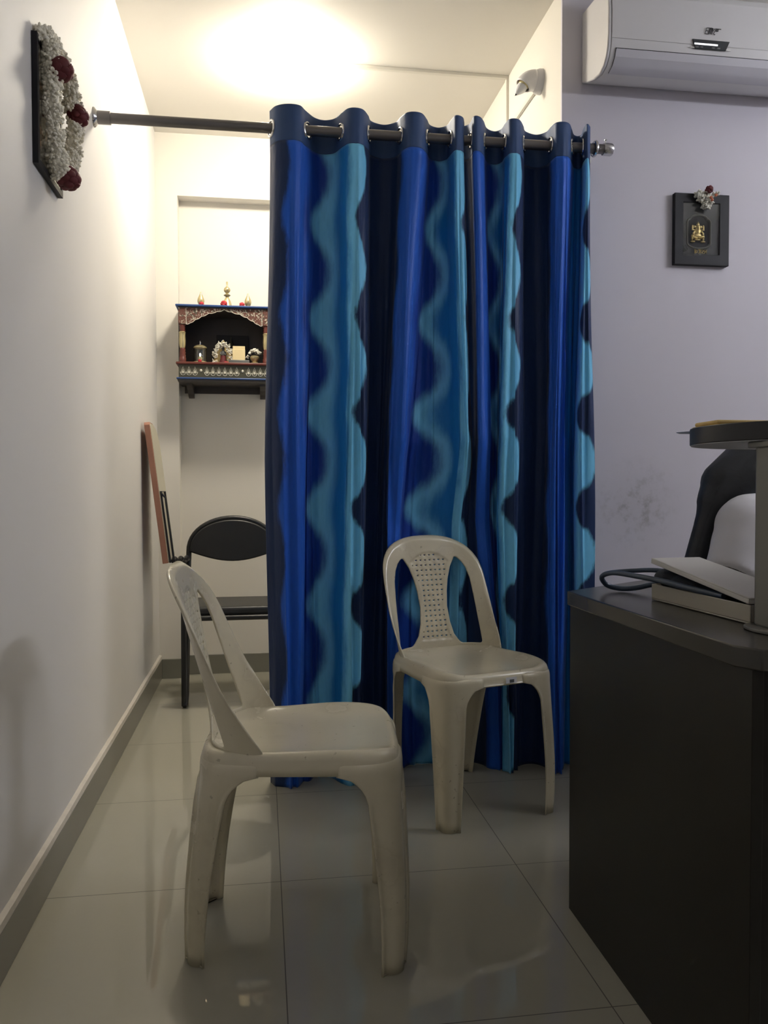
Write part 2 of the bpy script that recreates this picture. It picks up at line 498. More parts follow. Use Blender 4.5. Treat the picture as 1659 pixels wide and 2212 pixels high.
t = thing('tube_light', 'long white tube light high on the right side wall', 'lamp', (XR, 1.55, 2.33))
MB().box(-0.035, 0, -0.62, 0.62, -0.02, 0.02).build('batten', 'white_plastic', t, bevel=0.004)
MB().tube([(-0.062, -0.56, 0), (-0.062, 0.56, 0)], 0.019, 16).build('tube', 'tube_white', t)
for s in (-1, 1): MB().box(-0.085, -0.03, s*0.575-0.014, s*0.575+0.014, -0.024, 0.024).build('end_cap', 'white_plastic', t, bevel=0.003)

t = thing('ceiling_panel_light', 'round white ceiling light panel near the wall behind the viewer', 'lamp', (0.6, -0.45, ZC))
MB().lathe([(0.0, 0.0), (0.17, 0.0), (0.17, -0.02), (0.15, -0.022)], seg=40).build('rim', 'white_plastic', t)
MB().lathe([(0.15, -0.021), (0.10, -0.026), (0.001, -0.027)], seg=40).build('diffuser', 'rear_white', t)

# angled bulb holder on the alcove's right wall, holding the stub of a broken bulb
t = thing('bulb_holder', 'white angled bulb holder on the alcove wall with a broken bulb stub', 'bulb holder', (XA, 3.045, 2.52))
t.scale = (0.88, 0.88, 0.88)
MB().lathe([(0.001, 0.0), (0.052, 0.0), (0.052, -0.012), (0.047, -0.024), (0.042, -0.030), (0.001, -0.030)], axis='x', seg=32).build('base_plate', 'white_plastic', t, angle=30)
pts = []; rs = []
for i in range(9):
    w = (i/8)*1.0
    pts.append((-0.026-0.062*sin(w)*1.05, 0, 0.004-0.060*(1-cos(w)))); rs.append(0.041-0.009*(i/8)**2)
mb = MB().tube(pts, rs, 24, caps=False, up=(0, 1, 0))
mb.build('dome', 'white_plastic', t, solid=0.003)
e = Vector(pts[-1]); dr = Vector((-0.62, 0, -0.78)).normalized()
MB().ball(e-dr*0.012, (0.028, 0.028, 0.022), 16, 10).build('socket', 'brass', t)
MB().ball(e-dr*0.006+Vector((-0.012, 0.0, 0.02)), (0.008, 0.012, 0.008), 10, 8).build('insulator', 'red_flower', t)
MB().tube([e-dr*0.006, e+dr*0.012, e+dr*0.03, e+dr*0.048], [0.021, 0.024, 0.017, 0.006], 10).build('bulb_stub', 'white_card', t)
MB().tube([e+dr*0.044+Vector((0, -0.004, 0.008)), e+dr*0.054, e+dr*0.047+Vector((0.010, 0.0, 0.002))], 0.003, 8).build('contact_pin', 'ink', t)

# ------------------------------------------------------------------ curtain rod and curtains
RY, RZ = 2.72, 2.139
t = thing('curtain_rod', 'dull steel curtain rod across the alcove opening at head height', 'curtain rod', (0, RY, RZ), world=True)
MB().tube([(-0.486, RY, RZ), (1.190, RY, RZ)], 0.0165, 24).build('rod', 'steel', t)
MB().lathe([(0.001, 0.0), (0.031, 0.0), (0.030, 0.004), (0.022, 0.010), (0.0185, 0.014), (0.001, 0.014)], (XL, RY, RZ), 32, 'x').build('wall_flange', 'chrome', t)
MB().tube([(XL+0.012, RY, RZ), (XL+0.052, RY, RZ)], 0.0205, 24).build('sleeve', 'steel', t, bevel=0.001)
MB().lathe([(0.001, 1.180), (0.020, 1.180), (0.0215, 1.184), (0.0215, 1.208), (0.019, 1.213), (0.001, 1.213)], (0, RY, RZ), 28, 'x').build('end_cap', 'chrome', t)
MB().tube([(1.190, RY, RZ+0.02), (1.190, RY, RZ+0.031)], 0.0022, 8).tube([(1.190, RY, RZ+0.030), (1.190, RY, RZ+0.033)], 0.005, 10).build('set_screw', 'chrome', t)
mb = MB().torus((1.150, RY, RZ), 0.022, 0.006, (1, 0, 0))
mb.tube([(1.150, RY+0.02, RZ), (1.150, YP-0.006, RZ)], 0.008, 12).lathe([(0.001, -0.008), (0.027, -0.006), (0.029, 0.0), (0.001, 0.0)], (1.150, YP, RZ), 24, 'y')
mb.build('bracket', 'chrome', t)

K1 = [(0.033, 0.01, -0.017, -0.016), (0.053, -0.03, -0.017, -0.017), (0.089, -0.05, -0.017, -0.017), (0.128, -0.045, -0.017, -0.018), (0.149, -0.01, -0.018, -0.019), (0.18, 0.035, -0.018, -0.02), (0.212, 0.05, -0.017, -0.021), (0.245, 0.035, -0.016, -0.022), (0.265, -0.01, -0.016, -0.022), (0.283, -0.045, -0.015, -0.023), (0.306, -0.055, -0.014, -0.024), (0.333, -0.045, -0.013, -0.025), (0.355, -0.005, -0.013, -0.026), (0.371, 0.035, -0.021, -0.034), (0.416, 0.055, -0.029, -0.042), (0.452, 0.03, -0.037, -0.049), (0.462, -0.01, -0.044, -0.056), (0.477, -0.045, -0.053, -0.067), (0.502, -0.055, -0.062, -0.079), (0.528, -0.045, -0.072, -0.091), (0.552, -0.005, -0.083, -0.104), (0.571, 0.035, -0.057, -0.081), (0.603, 0.05, -0.029, -0.058), (0.626, 0.03, -0.008, -0.033), (0.631, -0.01, 0.011, -0.009), (0.637, -0.045, 0.015, -0.003), (0.65, -0.05, 0.019, 0.003), (0.668, -0.035, 0.023, 0.009), (0.681, 0.0, 0.028, 0.016)]
K2 = [(0.650, 0.052, 0.015, 0.010), (0.697, 0.012, 0.020, 0.040), (0.7, -0.05, 0.022, 0.055), (0.721, -0.05, 0.021, 0.055), (0.742, -0.02, 0.02, 0.056), (0.767, 0.03, 0.01, 0.041), (0.799, 0.05, -0.001, 0.025), (0.817, 0.03, -0.012, 0.009), (0.818, -0.01, -0.022, -0.008), (0.822, -0.045, -0.032, -0.024), (0.838, -0.055, -0.028, -0.026), (0.86, -0.045, -0.024, -0.029), (0.885, -0.005, -0.02, -0.032), (0.906, 0.035, -0.018, -0.03), (0.95, 0.055, -0.016, -0.028), (0.977, 0.03, -0.014, -0.026), (0.98, -0.01, -0.011, -0.023), (0.986, -0.045, -0.017, -0.029), (1.008, -0.055, -0.023, -0.035), (1.032, -0.045, -0.029, -0.041), (1.057, -0.005, -0.036, -0.048), (1.08, 0.035, -0.036, -0.046), (1.099, 0.045, -0.035, -0.044), (1.105, 0.03, -0.034, -0.042), (1.095, -0.01, -0.033, -0.039), (1.091, -0.045, -0.02, -0.025), (1.097, -0.05, -0.008, -0.012), (1.113, -0.03, 0.004, 0.002)]
CT, CB = RZ+0.060, 0.0004                 # top and bottom of the cloth
CW = 2.72/2.70

def catmull(k, u):
    """smooth curve through the rows of k at fractional row numbers u"""
    k = np.asarray(k, float)
    kp = np.vstack([2*k[0]-k[1], k, 2*k[-1]-k[-2]])
    i = np.clip(np.floor(u).astype(int), 0, len(k)-2); f = (u-i)[:, None]
    a, b, c, d = kp[i], kp[i+1], kp[i+2], kp[i+3]
    return 0.5*(2*b+(c-a)*f+(2*a-5*b+4*c-d)*f**2+(3*b-a-3*c+d)*f**3)

ROYAL = rgb(30, 92, 196); ROYAL2 = rgb(14, 60, 156); NAVY = rgb(21, 44, 84); TEAL = rgb(124, 208, 250); MID_FOLD = rgb(20, 122, 196)  # mid blue mixes the dye's gradient with painted shade of the fold valleys
def curtain_mat(name, stops, first):
    """dyed satin: upright bands of colour, fold shade painted into the mid blue, whose borders snake together down the cloth"""
    m, nt, p = new_mat(name)
    tc = nd(nt, 'ShaderNodeTexCoord')
    sep = nd(nt, 'ShaderNodeSeparateXYZ'); nt.links.new(tc.outputs['UV'], sep.inputs[0])
    u, z = sep.outputs[0], sep.outputs[1]
    ph = mth(nt, 'MULTIPLY', mth(nt, 'SUBTRACT', z, 1.846), 2*PI/0.317)
    wave = mth(nt, 'COSINE', ph)
    wv = mth(nt, 'ADD', wave, mth(nt, 'MULTIPLY', mth(nt, 'COSINE', mth(nt, 'MULTIPLY', ph, 2.0)), 0.12))
    cmb = nd(nt, 'ShaderNodeCombineXYZ')
    nt.links.new(mth(nt, 'MULTIPLY', u, 30.0), cmb.inputs[0]); nt.links.new(mth(nt, 'MULTIPLY', z, 5.0), cmb.inputs[1])
    n = noise(nt, 2.2, 6, cmb.outputs[0], 0.7)
    jit = mth(nt, 'MULTIPLY', mth(nt, 'SUBTRACT', n, 0.5), 0.034)
    col = first
    for pos, amp, soft, c in stops:
        v = mth(nt, 'ADD', mth(nt, 'ADD', u, jit), mth(nt, 'MULTIPLY', wv, amp))
        col = mixc(nt, smooth(nt, v, pos-soft/2, pos+soft/2), col, c)
    st = noise(nt, 6.0, 5, cmb.outputs[0], 0.6)
    col = mixc(nt, mth(nt, 'MULTIPLY', st, 0.16), col, (0.008, 0.025, 0.11, 1))
    nt.links.new(col, p.inputs['Base Color'])
    p.inputs['Roughness'].default_value = 0.50
    p.inputs['Specular IOR Level'].default_value = 0.28
    p.inputs['Sheen Weight'].default_value = 0.12
    p.inputs['Sheen Roughness'].default_value = 0.4
    cr = nd(nt, 'ShaderNodeCombineXYZ')
    nt.links.new(mth(nt, 'MULTIPLY', u, 9.0), cr.inputs[0]); nt.links.new(mth(nt, 'MULTIPLY', z, 2.2), cr.inputs[1])
    bump(nt, p, noise(nt, 3.0, 4, cr.outputs[0]), 0.35, 0.012)
    return m
M['band'] = mat('slate blue header cloth', rgb(42, 70, 114), 0.6, var=0.08, scale=8)

def curtain(K, label, stops_idx, gap):
    K = np.array(K)
    nk = len(K)
    Kt = np.c_[K[:, 0]*CW, K[:, 1]]
    NU, NZ_ = (nk-1)*12+1, 190
    u = np.linspace(0, nk-1, NU)
    top = catmull(Kt, u)
    arc = np.r_[0, np.cumsum(np.hypot(np.diff(top[:, 0]), np.diff(top[:, 1])))]
    dmid = catmull(K[:, 2:3], u)[:, 0]; dbot = catmull(K[:, 3:4], u)[:, 0]
    zs = np.r_[np.linspace(CT, RZ-0.055, 34), np.linspace(RZ-0.055, CB, NZ_)[1:]]
    X = np.zeros((NU, len(zs))); Y = X.copy(); Z = X.copy()
    wob = rng.random(nk)*2*PI
    wobu = np.interp(u, np.arange(nk), wob)
    for j, z in enumerate(zs):
        k = (CT-z)/(CT-CB)                                     # 0 at the top, 1 at the hem
        km = np.interp(z, [CB, 0.33, 1.06, 2.05, 3], [1, 1, 0.0, 0.0, 0.0]); kt = np.interp(z, [1.06, 2.05], [1.0, 0.0])
        sh = dmid*(kt-0)*(1-km)+dbot*km if True else 0
        amp = np.interp(k, [0, 0.08, 0.5, 1.0], [1.0, 1.0, 0.80, 0.92])
        x = top[:, 0]+sh+0.006*np.sin(3.1*z+wobu)*min(1, k*2.5)
        y = RY+top[:, 1]*amp-0.066*k**1.3+0.009*np.sin(2.2*z+wobu*1.7)*min(1, k*2)
        # pushed back by the chair that stands against it
        push = np.exp(-((x-0.61)/0.20)**4)*np.clip((1.12-z)/0.27, 0, 1)
        y = y*(1-0.45*push)+0.45*push*RY+0.062*push
        X[:, j] = x; Y[:, j] = np.minimum(y, YP-0.012); Z[:, j] = z
    nzj = len(zs)
    idx = lambda i, j: i*nzj+j
    allv = [(float(X[i, j]), float(Y[i, j]), float(Z[i, j])) for i in range(NU) for j in range(nzj)]
    # eyelets: where the cloth crosses the rod
    dy = top[:, 1]
    cross = [i for i in range(1, NU-1) if dy[i-1]*dy[i] < 0 or dy[i] == 0]
    cross = [c for q, c in enumerate(cross) if q == 0 or arc[c]-arc[cross[q-1]] > 0.02]
    jb = int(np.argmin(np.abs(zs-(RZ-0.055))))
    t = thing('curtain', label, 'curtain', (float(top[:, 0].mean()), RY, 0), group='eyelet curtains on the rod', world=True)
    def grid(j0, j1, hole):
        used = {}; vs = []; fs = []
        for i in range(NU-1):
            for j in range(j0, j1):
                if hole:
                    a = (arc[i]+arc[i+1])/2; z = (zs[j]+zs[j+1])/2
                    if any((a-arc[c])**2+(z-RZ)**2 < 0.0225**2 for c in cross): continue
                q = []
                for v in (idx(i, j), idx(i, j+1), idx(i+1, j+1), idx(i+1, j)):
                    if v not in used: used[v] = len(vs); vs.append(v)
                    q.append(used[v])
                fs.append(tuple(q))
        return vs, fs
    arcs = np.repeat(arc, nzj); zz = np.tile(zs, NU)
    def part(name, j0, j1, m, hole, th):
        vs, fs = grid(j0, j1, hole)
        o = MB().add([allv[v] for v in vs], fs).build(name, m, t, solid=th, angle=180)
        uv = o.data.uv_layers.new(name='cloth')
        li = np.zeros(len(o.data.loops), int); o.data.loops.foreach_get('vertex_index', li)
        va = np.array(vs)
        uv.data.foreach_set('uv', np.c_[arcs[va][li], zz[va][li]].ravel())
        return o
    stops = [(float(np.interp(p, u, arc)), a, s, c) for p, a, s, c in stops_idx]
    m = curtain_mat('dyed blue satin '+gap, stops, NAVY)
    part('cloth', jb, nzj-1, m, False, 0.0012)
    part('header_band', 0, jb, 'band', True, 0.004)
    for c in cross:
        a = Vector((top[c+1, 0]-top[c-1, 0], top[c+1, 1]-top[c-1, 1], 0))
        nrm = Vector((a.y, -a.x, 0))
        MB().torus((float(top[c, 0]), float(RY+top[c, 1]), RZ), 0.0245, 0.0045, nrm, 28, 8).build('eyelet', 'chrome', t)
    return t
curtain(K1, 'wide left blue curtain with wavy teal bands beside the alcove shrine',
        [(1.9, 0.012, 0.02, ROYAL), (4.3, 0.018, 0.05, ROYAL2), (5.7, 0.036, 0.050, TEAL), (7.3, 0.012, 0.07, MID_FOLD), (9.2, 0.004, 0.03, TEAL), (11.0, 0.027, 0.014, NAVY),
         (16.0, 0.014, 0.03, ROYAL), (19.8, 0.014, 0.06, ROYAL2), (21.6, 0.034, 0.045, TEAL), (22.7, 0.026, 0.05, MID_FOLD), (25.0, 0.004, 0.03, TEAL), (27.2, 0.020, 0.014, NAVY)], 'left')
curtain(K2, 'narrow right blue curtain against the lilac wall behind the desk',
        [(1.6, 0.004, 0.02, ROYAL), (4.2, 0.010, 0.05, ROYAL2), (5.7, 0.034, 0.045, TEAL), (6.7, 0.026, 0.05, MID_FOLD), (9.1, 0.004, 0.03, TEAL), (11.0, 0.028, 0.014, NAVY),
         (15.8, 0.010, 0.03, ROYAL), (20.6, 0.008, 0.05, MID_FOLD), (23.4, 0.004, 0.03, TEAL), (26.0, 0.032, 0.016, NAVY)], 'right')

# ------------------------------------------------------------------ moulded plastic chairs (local: x forward, y left, z up)
def rtrap(w, off=0.0):
    """rounded trapezoid outline of the seat at angle w"""
    c, s = cos(w), sin(w)
    n = 5.0
    x = abs(c)**(2/n)*(1 if c > 0 else -1)
    y = abs(s)**(2/n)*(1 if s > 0 else -1)
    px = 0.025+x*(0.190+off)
    hw = 0.176+0.0125*x+off
    return px, y*hw
def chair_parts(t):
    # seat: dished top, rolled rim, skirt
    NA = 96
    vs = []; fs = []
    rings = [(0.0, 0, 0.0), (0.18, 0, 0), (0.36, 0, 0), (0.54, 0, 0), (0.70, 0, 0), (0.82, 0, 0), (0.90, 0, 0), (0.96, 0, 0), (1, 0, 0),
             (1, 0.006, -0.002), (1, 0.011, -0.007), (1, 0.014, -0.016), (1, 0.0155, -0.030), (1, 0.017, -0.056)]
    for q, (sc, off, dz) in enumerate(rings):
        if q == 0:
            vs.append((0.025, 0, 0.4275)); continue
        for k in range(NA):
            w = 2*PI*(k+0.5)/NA
            x, y = rtrap(w, off)
            x = 0.025+(x-0.025)*sc; y *= sc
            r4 = sc**5
            z = 0.4275+0.0165*r4
            fx = max(0.0, (x-0.10)/0.13)
            z -= 0.012*fx**2*(1 if sc < 1 else 1)                       # waterfall front
            z += 0.006*math.exp(-((abs(y)-0.165)/0.03)**2)*min(1, max(0, (x+0.02)/0.1))*(sc**2)   # raised shoulders
            if dz < -0.03: z = 0.401
            vs.append((x, y, z+(dz if dz > -0.05 else 0)))
    fs = [(0, 1+k, 1+(k+1) % NA) for k in range(NA)]
    for q in range(len(rings)-2):
        a, b = 1+q*NA, 1+(q+1)*NA
        fs += [(a+k, b+k, b+(k+1) % NA, a+(k+1) % NA) for k in range(NA)]
    MB().add(vs, fs).build('seat', 'plastic', t, solid=0.0035, angle=60)

    # legs: bent channels that grow out of the skirt round each corner and taper to an L at the foot
    OUT = [np.array([rtrap(w, o_) for w in np.linspace(0, 2*PI, 721)]) for o_ in (0.0, 0.02)]
    def outline(off):
        k = off/0.02
        return OUT[0]*(1-k)+OUT[1]*k
    def leg(front, side):
        fx, fy = (0.230, 0.190) if front else (-0.208, 0.138)
        a0, a1 = (0.058, 0.038) if front else (0.050, 0.029)
        sx = 1 if front else -1
        R = 0.060; cr = 0.026
        H = [0.428, 0.420, 0.413, 0.406, 0.399, 0.392, 0.384, 0.374, 0.362, 0.345, 0.326, 0.30, 0.26, 0.21, 0.16, 0.11, 0.06, 0.03, 0.0]
        m = 25
        tt = np.linspace(-1, 1, m)
        rows = []
        for z in H:
            k = max(0.0, (0.385-z)/0.385)
            off = float(np.interp(z, [0.385, 0.410, 0.420, 0.428], [0.0195, 0.0190, 0.0165, 0.009]))
            o2 = outline(off)
            c0 = int(np.argmax(o2[:, 0]*sx+o2[:, 1]*side))
            o2 = np.roll(o2[:-1], 360-c0, axis=0)
            if sx*side < 0: o2 = o2[::-1]; c0 = int(np.argmax(o2[:, 0]*sx+o2[:, 1]*side)); o2 = np.roll(o2, 360-c0, axis=0)
            d = np.r_[0, np.cumsum(np.hypot(*np.diff(o2, axis=0).T))]
            d0 = d[360]
            arm = a0+(a1-a0)*k
            dd = max(0.0, min(R, 0.399-z))
            L = arm+(R-math.sqrt(max(0, R*R-(R-dd)**2)))
            sarr = tt*L
            ox = np.interp(d0+sarr, d, o2[:, 0]); oy = np.interp(d0+sarr, d, o2[:, 1])
            # the L at the foot, walked the same way round the corner
            lx = np.zeros(m); ly = np.zeros(m)
            q = cr*PI/4
            for i, v in enumerate(sarr):
                if abs(v) <= q:
                    w = PI/4-v/cr*(1 if True else 0)
                    lx[i], ly[i] = -cr+cr*cos(w), -cr+cr*sin(w)
                elif v < 0: lx[i], ly[i] = -cr-(abs(v)-q), 0.0
                else: lx[i], ly[i] = 0.0, -cr-(abs(v)-q)
            # direction of travel: make negative t run along the side arm in both descriptions
            if (ox[0]-ox[-1])*sx > 0: ox, oy = ox[::-1], oy[::-1]
            bow = 0.011*sin(PI*min(1, k))
            px = sx*(abs(fx)+lx)+sx*bow; py = side*(fy+ly)+side*bow*0.5
            e = k**0.75
            X_ = ox*(1-e)+px*e; Y_ = oy*(1-e)+py*e
            # rolled edges: raised on the free leg, tucked behind the skirt above it
            lipw = np.clip((np.abs(tt)-0.86)/0.14, 0, 1)
            lip = float(np.interp(z, [0.0, 0.33, 0.375, 0.402], [0.0065, 0.0065, 0.003, -0.0035]))
            nx = np.where(tt < 0, 0.0, sx*1.0); ny = np.where(tt < 0, side*1.0, 0.0)
            X_ = X_+nx*lip*lipw; Y_ = Y_+ny*lip*lipw
            rows.append([(float(x), float(y), z) for x, y in zip(X_, Y_)])
        vs = [p for r in rows for p in r]
        fs = [(i*m+k, i*m+k+1, (i+1)*m+k+1, (i+1)*m+k) for i in range(len(rows)-1) for k in range(m-1)]
        o = len(vs)                                   # foot plate closing the channel
        last = rows[-1]
        vs += [(p[0], p[1], 0.002) for p in last]
        fs.append(tuple(o+k for k in range(m)))
        if not (sx*side > 0): fs = [tuple(reversed(f)) for f in fs]
        ob = MB().add(vs, fs).build('leg', 'plastic', t, angle=50)
        s = ob.modifiers.new('thickness', 'SOLIDIFY'); s.thickness = 0.0042; s.offset = -1.0
        return ob
    for fr in (True, False):
        for sd in (-1, 1): leg(fr, sd)

    # backrest: bent sheet with a woven splat between two tall openings
    def out(z): return np.interp(z, [0.40, 0.44, 0.50, 0.60, 0.70, 0.80], [0.244, 0.241, 0.226, 0.208, 0.194, 0.187])
    def halfwidth(z):
        k = np.clip((z-0.655)/0.150, 0, 1)
        return out(z)*np.clip(1-k**2.7, 0, 1)**(1/2.4)
    def splat(z): return np.interp(z, [0.43, 0.45, 0.48, 0.52, 0.57, 0.62, 0.66, 0.70, 0.735, 0.76], [0.105, 0.088, 0.066, 0.055, 0.050, 0.055, 0.063, 0.077, 0.098, 0.115])
    def inner(z): return np.interp(z, [0.43, 0.46, 0.52, 0.60, 0.66, 0.695, 0.715, 0.728, 0.738], [0.166, 0.161, 0.155, 0.149, 0.143, 0.133, 0.121, 0.108, 0.09])
    def smax(a, b, k=0.012):
        h = np.clip(0.5+0.5*(a-b)/k, 0, 1)
        return b+(a-b)*h+k*h*(1-h)
    def f(s, z):
        a = np.abs(s)
        kk = np.clip((z-0.655)/0.150, 0, 3)
        fo = smax(a-out(z), (((a/out(z))**2.4+kk**2.7)**(1/2.5)-1)*0.17, 0.004)
        hole = smax(smax(splat(z)-a, a-inner(z)), 0.449-z)
        return np.maximum(fo, -hole)
    def place(s, z):
        a0 = 0.075
        R = np.interp(z, [0.40, 0.44, 0.52, 0.62, 0.72, 0.81], [0.094, 0.098, 0.115, 0.150, 0.20, 0.24])
        x0 = np.interp(z, [0.38, 0.42, 0.45, 0.50, 0.60, 0.70, 0.81], [-0.150, -0.153, -0.157, -0.166, -0.188, -0.210, -0.238])
        th = np.maximum(0, np.abs(s)-a0)/R
        y = np.sign(s)*(np.minimum(np.abs(s), a0)+R*np.sin(th)); x = x0+R*(1-np.cos(th))
        kk = np.clip((z-0.655)/0.150, 0, 3); ho = out(z)
        d = (1-((np.abs(s)/ho)**2.4+kk**2.7)**(1/2.5))*0.17
        curl = np.clip(1-d/0.016, 0, 1)**2*np.clip((z-0.45)/0.1, 0, 1)
        wl = splat(z)-0.014-np.abs(s)
        panel = np.clip(wl/0.006, 0, 1)*np.clip((z-0.462)/0.006, 0, 1)*np.clip((0.752-6.0*s*s-z)/0.006, 0, 1)
        weave = panel*(-0.0022+0.0007*np.sin(s*2*PI/0.034)*np.sin(z*2*PI/0.033))
        return x-curl*0.011+weave, y, z
    us = np.linspace(-0.2652, 0.2652, 157); zs = np.linspace(0.419, 0.8105, 120)
    du, dz = us[1]-us[0], zs[1]-zs[0]
    def slots(s, z):
        i = np.round((s-us[0])/du-0.5).astype(int)-78; j = np.round((z-zs[0])/dz-0.5).astype(int)
        row = ((j % 5) == 2); col = (((i+200) % 5) < 2)
        ok = (np.abs(s) < splat(z)-0.015) & (z > 0.468) & (z < 0.745-6.0*s*s)
        return row & col & ok
    sheet(f, us, zs, place, slots).build('backrest', 'plastic', t, solid=0.0042, angle=50)

t = thing('plastic_chair', 'cream plastic chair in the foreground seen side on, facing the desk', 'chair', (0.062, 1.770, 0), math.radians(-5), group='cream moulded plastic chairs')
chair_parts(t)
t2 = duplicate(t, (0.614, 2.458, 0), math.radians(-73.2), 'cream plastic chair with woven back standing against the blue curtain')
st = MB().box(0.2345, 0.2360, 0.005, 0.041, 0.404, 0.421).build('price_sticker', 'white_card', t2)
st['label'] = 'small white barcode sticker'
MB().box(0.2358, 0.2364, 0.017, 0.032, 0.406, 0.415).build('printed_bars', 'grey_plastic', st)

# ------------------------------------------------------------------ folding chair with writing pad, half hidden by the curtain
FX, FYB, FYF = -0.135, 3.93, 3.64
t = thing('folding_chair', 'black folding chair with raised writing pad by the left wall', 'chair', (FX, 3.78, 0), world=True)
mb = MB()
hw = 0.205
pts = []
for i in range(25):                       # one tube: up the left side, over the oval back and down again
    w = PI*i/24
    pts.append((FX-hw*cos(w), FYB-0.01, 0.665+0.160*sin(w)**0.9))
side = [(FX-hw-0.002, FYB-0.03, 0.56), (FX-hw-0.002, FYB-0.09, 0.40), (FX-hw-0.002, FYB-0.20, 0.20), (FX-hw+0.004, FYF+0.0, 0.012)]
side_r = [(2*FX-p[0], p[1], p[2]) for p in side]
MB().tube(list(reversed(side))+pts+side_r, 0.0125, 12).build('back_frame', 'black_metal', t)
mb = MB()                                # oval back pad
poly = []
for i in range(31):
    w = PI*i/30
    poly.append((FX+(hw-0.004)*cos(w), 0.668+0.150*sin(w)**0.9))
for i in range(1, 16):
    k = i/16
    poly.append((FX-(hw-0.004)*(1-2*k), 0.668-0.046*sin(PI*k)))
mb.prism(poly, FYB-0.028, FYB+0.006, lambda v: Vector((v.x, v.z, v.y)))
mb.build('back_pad', 'black_vinyl', t, bevel=0.006)
MB().box(FX-0.19, FX+0.19, FYF-0.01, FYF+0.34, 0.405, 0.445).build('seat', 'black_vinyl', t, bevel=0.014, seg=3)
MB().tube([(FX-0.195, FYF-0.012, 0.397), (FX+0.195, FYF-0.012, 0.397)], 0.012, 12).build('seat_rail', 'black_metal', t)
for s in (-1, 1):
    x = FX+s*0.207
    MB().tube([(x, FYF+0.012, 0.44), (x, FYF+0.004, 0.24), (x, FYF, 0.012), (x, FYF+0.02, 0.010), (x-0.0, FYF+0.10, 0.010), (x, FYF+0.12, 0.03), (x, FYF+0.24, 0.40)], 0.0115, 10).build('leg', 'black_metal', t)
# writing pad folded up against the wall
A = Vector((-0.430, 3.66, 0.635)); tilt = math.atan2(0.075, 0.62)
def padx(v):                              # v: (thickness, along the wall, up)
    q = Vector((v.x*cos(tilt)-v.z*sin(tilt), v.y, v.z*cos(tilt)+v.x*sin(tilt)))
    return A+q
poly = [(0.0, 0.0), (0.25, 0.0), (0.27, 0.02), (0.27, 0.40)]
for i in range(1, 8):
    w = i/8*PI/2
    poly.append((0.14+0.13*cos(w), 0.50+0.115*sin(w)))
poly += [(0.10, 0.622), (0.012, 0.622), (0.0, 0.61)]
pad = MB().prism(poly, 0.0, 0.024, lambda v: padx(Vector((v.z, v.x, v.y)))).build('writing_pad', 'board_edge', t, bevel=0.002)
pad['label'] = 'reddish edged raised writing pad'
MB().prism([(a*0.96+0.005, b*0.98+0.006) for a, b in poly], 0.0238, 0.0262, lambda v: padx(Vector((v.z, v.x, v.y)))).build('pad_face', 'board_face', pad)
fr = [(0.032, 0.012, 0.0), (0.032, 0.012, 0.315), (0.032, 0.16, 0.315), (0.032, 0.16, 0.0)]
MB().tube([padx(Vector(p)) for p in fr], 0.0045, 8).build('pad_bracket', 'black_metal', t)
MB().tube([padx(Vector((0.048, 0.012, 0.01))), padx(Vector((0.048, 0.012, 0.285))), padx(Vector((0.03, 0.012, 0.31)))], 0.0045, 8).build('pad_bracket', 'black_metal', t)
j0 = padx(Vector((0.042, 0.03, 0.004))); j1 = Vector((FX-hw-0.002, FYB-0.03, 0.632))
mb = MB()
for i in range(5):
    a = j0.lerp(j1, i/5); b = j0.lerp(j1, (i+1)/5)
    mb.tube([a, (a+b)/2+Vector((0, 0, 0.006*(-1)**i)), b], [0.010, 0.0155, 0.008], 10)
mb.build('pad_hinge', 'black_metal', t)

# ------------------------------------------------------------------ garlanded picture on the left wall
GY0, GY1, GZ0, GZ1 = 2.000, 2.235, 1.715, 2.015
t = thing('wall_picture', 'slim black framed picture high on the left wall under a garland', 'picture', (XL, 2.117, 1.715), world=True)
def picx(v): return Vector((XL+0.001+v.z, v.x, v.y))
mb = MB()
for a in ((GY0, GY1, GZ0, GZ0+0.014), (GY0, GY1, GZ1-0.014, GZ1), (GY0, GY0+0.014, GZ0+0.014, GZ1-0.014), (GY1-0.014, GY1, GZ0+0.014, GZ1-0.014)):
    mb.box(a[0], a[1], a[2], a[3], 0, 0.0125, picx)
mb.build('frame', 'frame_black', t, smooth=False)
MB().box(GY0+0.013, GY1-0.013, GZ0+0.013, GZ1-0.013, 0.002, 0.008, picx).build('print', 'picture', t, smooth=False)
MB().box(GY0+0.0135, GY1-0.0135, GZ0+0.0135, GZ1-0.0135, 0.0090, 0.0105, picx).build('glass_pane', 'glass', t, smooth=False)

t = thing('garland', 'white jasmine garland with three dark red roses on the left wall picture', 'garland', (XL+0.05, 2.12, 1.73), world=True)
def gx(y, z, out): return Vector((XL+0.014+out, y, z))
mb = MB()
def strand(path, rad, n):
    for k in range(n):
        q = random.random()*(len(path)-1.001); i = int(q); f = q-i
        c = path[i].lerp(path[i+1], f)
        r = rad[i]*(1-f)+rad[i+1]*f
        a = random.uniform(-2.9, 2.1); rr = r*random.uniform(0.72, 1.0)
        c = c+Vector((cos(a)*rr, sin(a)*rr, random.uniform(-0.004, 0.004)))
        blossom(mb, c, random.uniform(0.010, 0.0145))
    mb.tube(path, [x*0.82 for x in rad], 10)
near = [gx(2.050, 2.030, 0.006), gx(2.058, 1.985, 0.020), gx(2.060, 1.93, 0.020), gx(2.060, 1.87, 0.018), gx(2.065, 1.81, 0.019), gx(2.085, 1.755, 0.020), gx(2.120, 1.722, 0.022)]
far = [gx(2.085, 2.040, 0.006), gx(2.160, 2.010, 0.022), gx(2.200, 1.955, 0.030), gx(2.212, 1.895, 0.034), gx(2.205, 1.835, 0.032), gx(2.180, 1.775, 0.026), gx(2.150, 1.735, 0.024)]
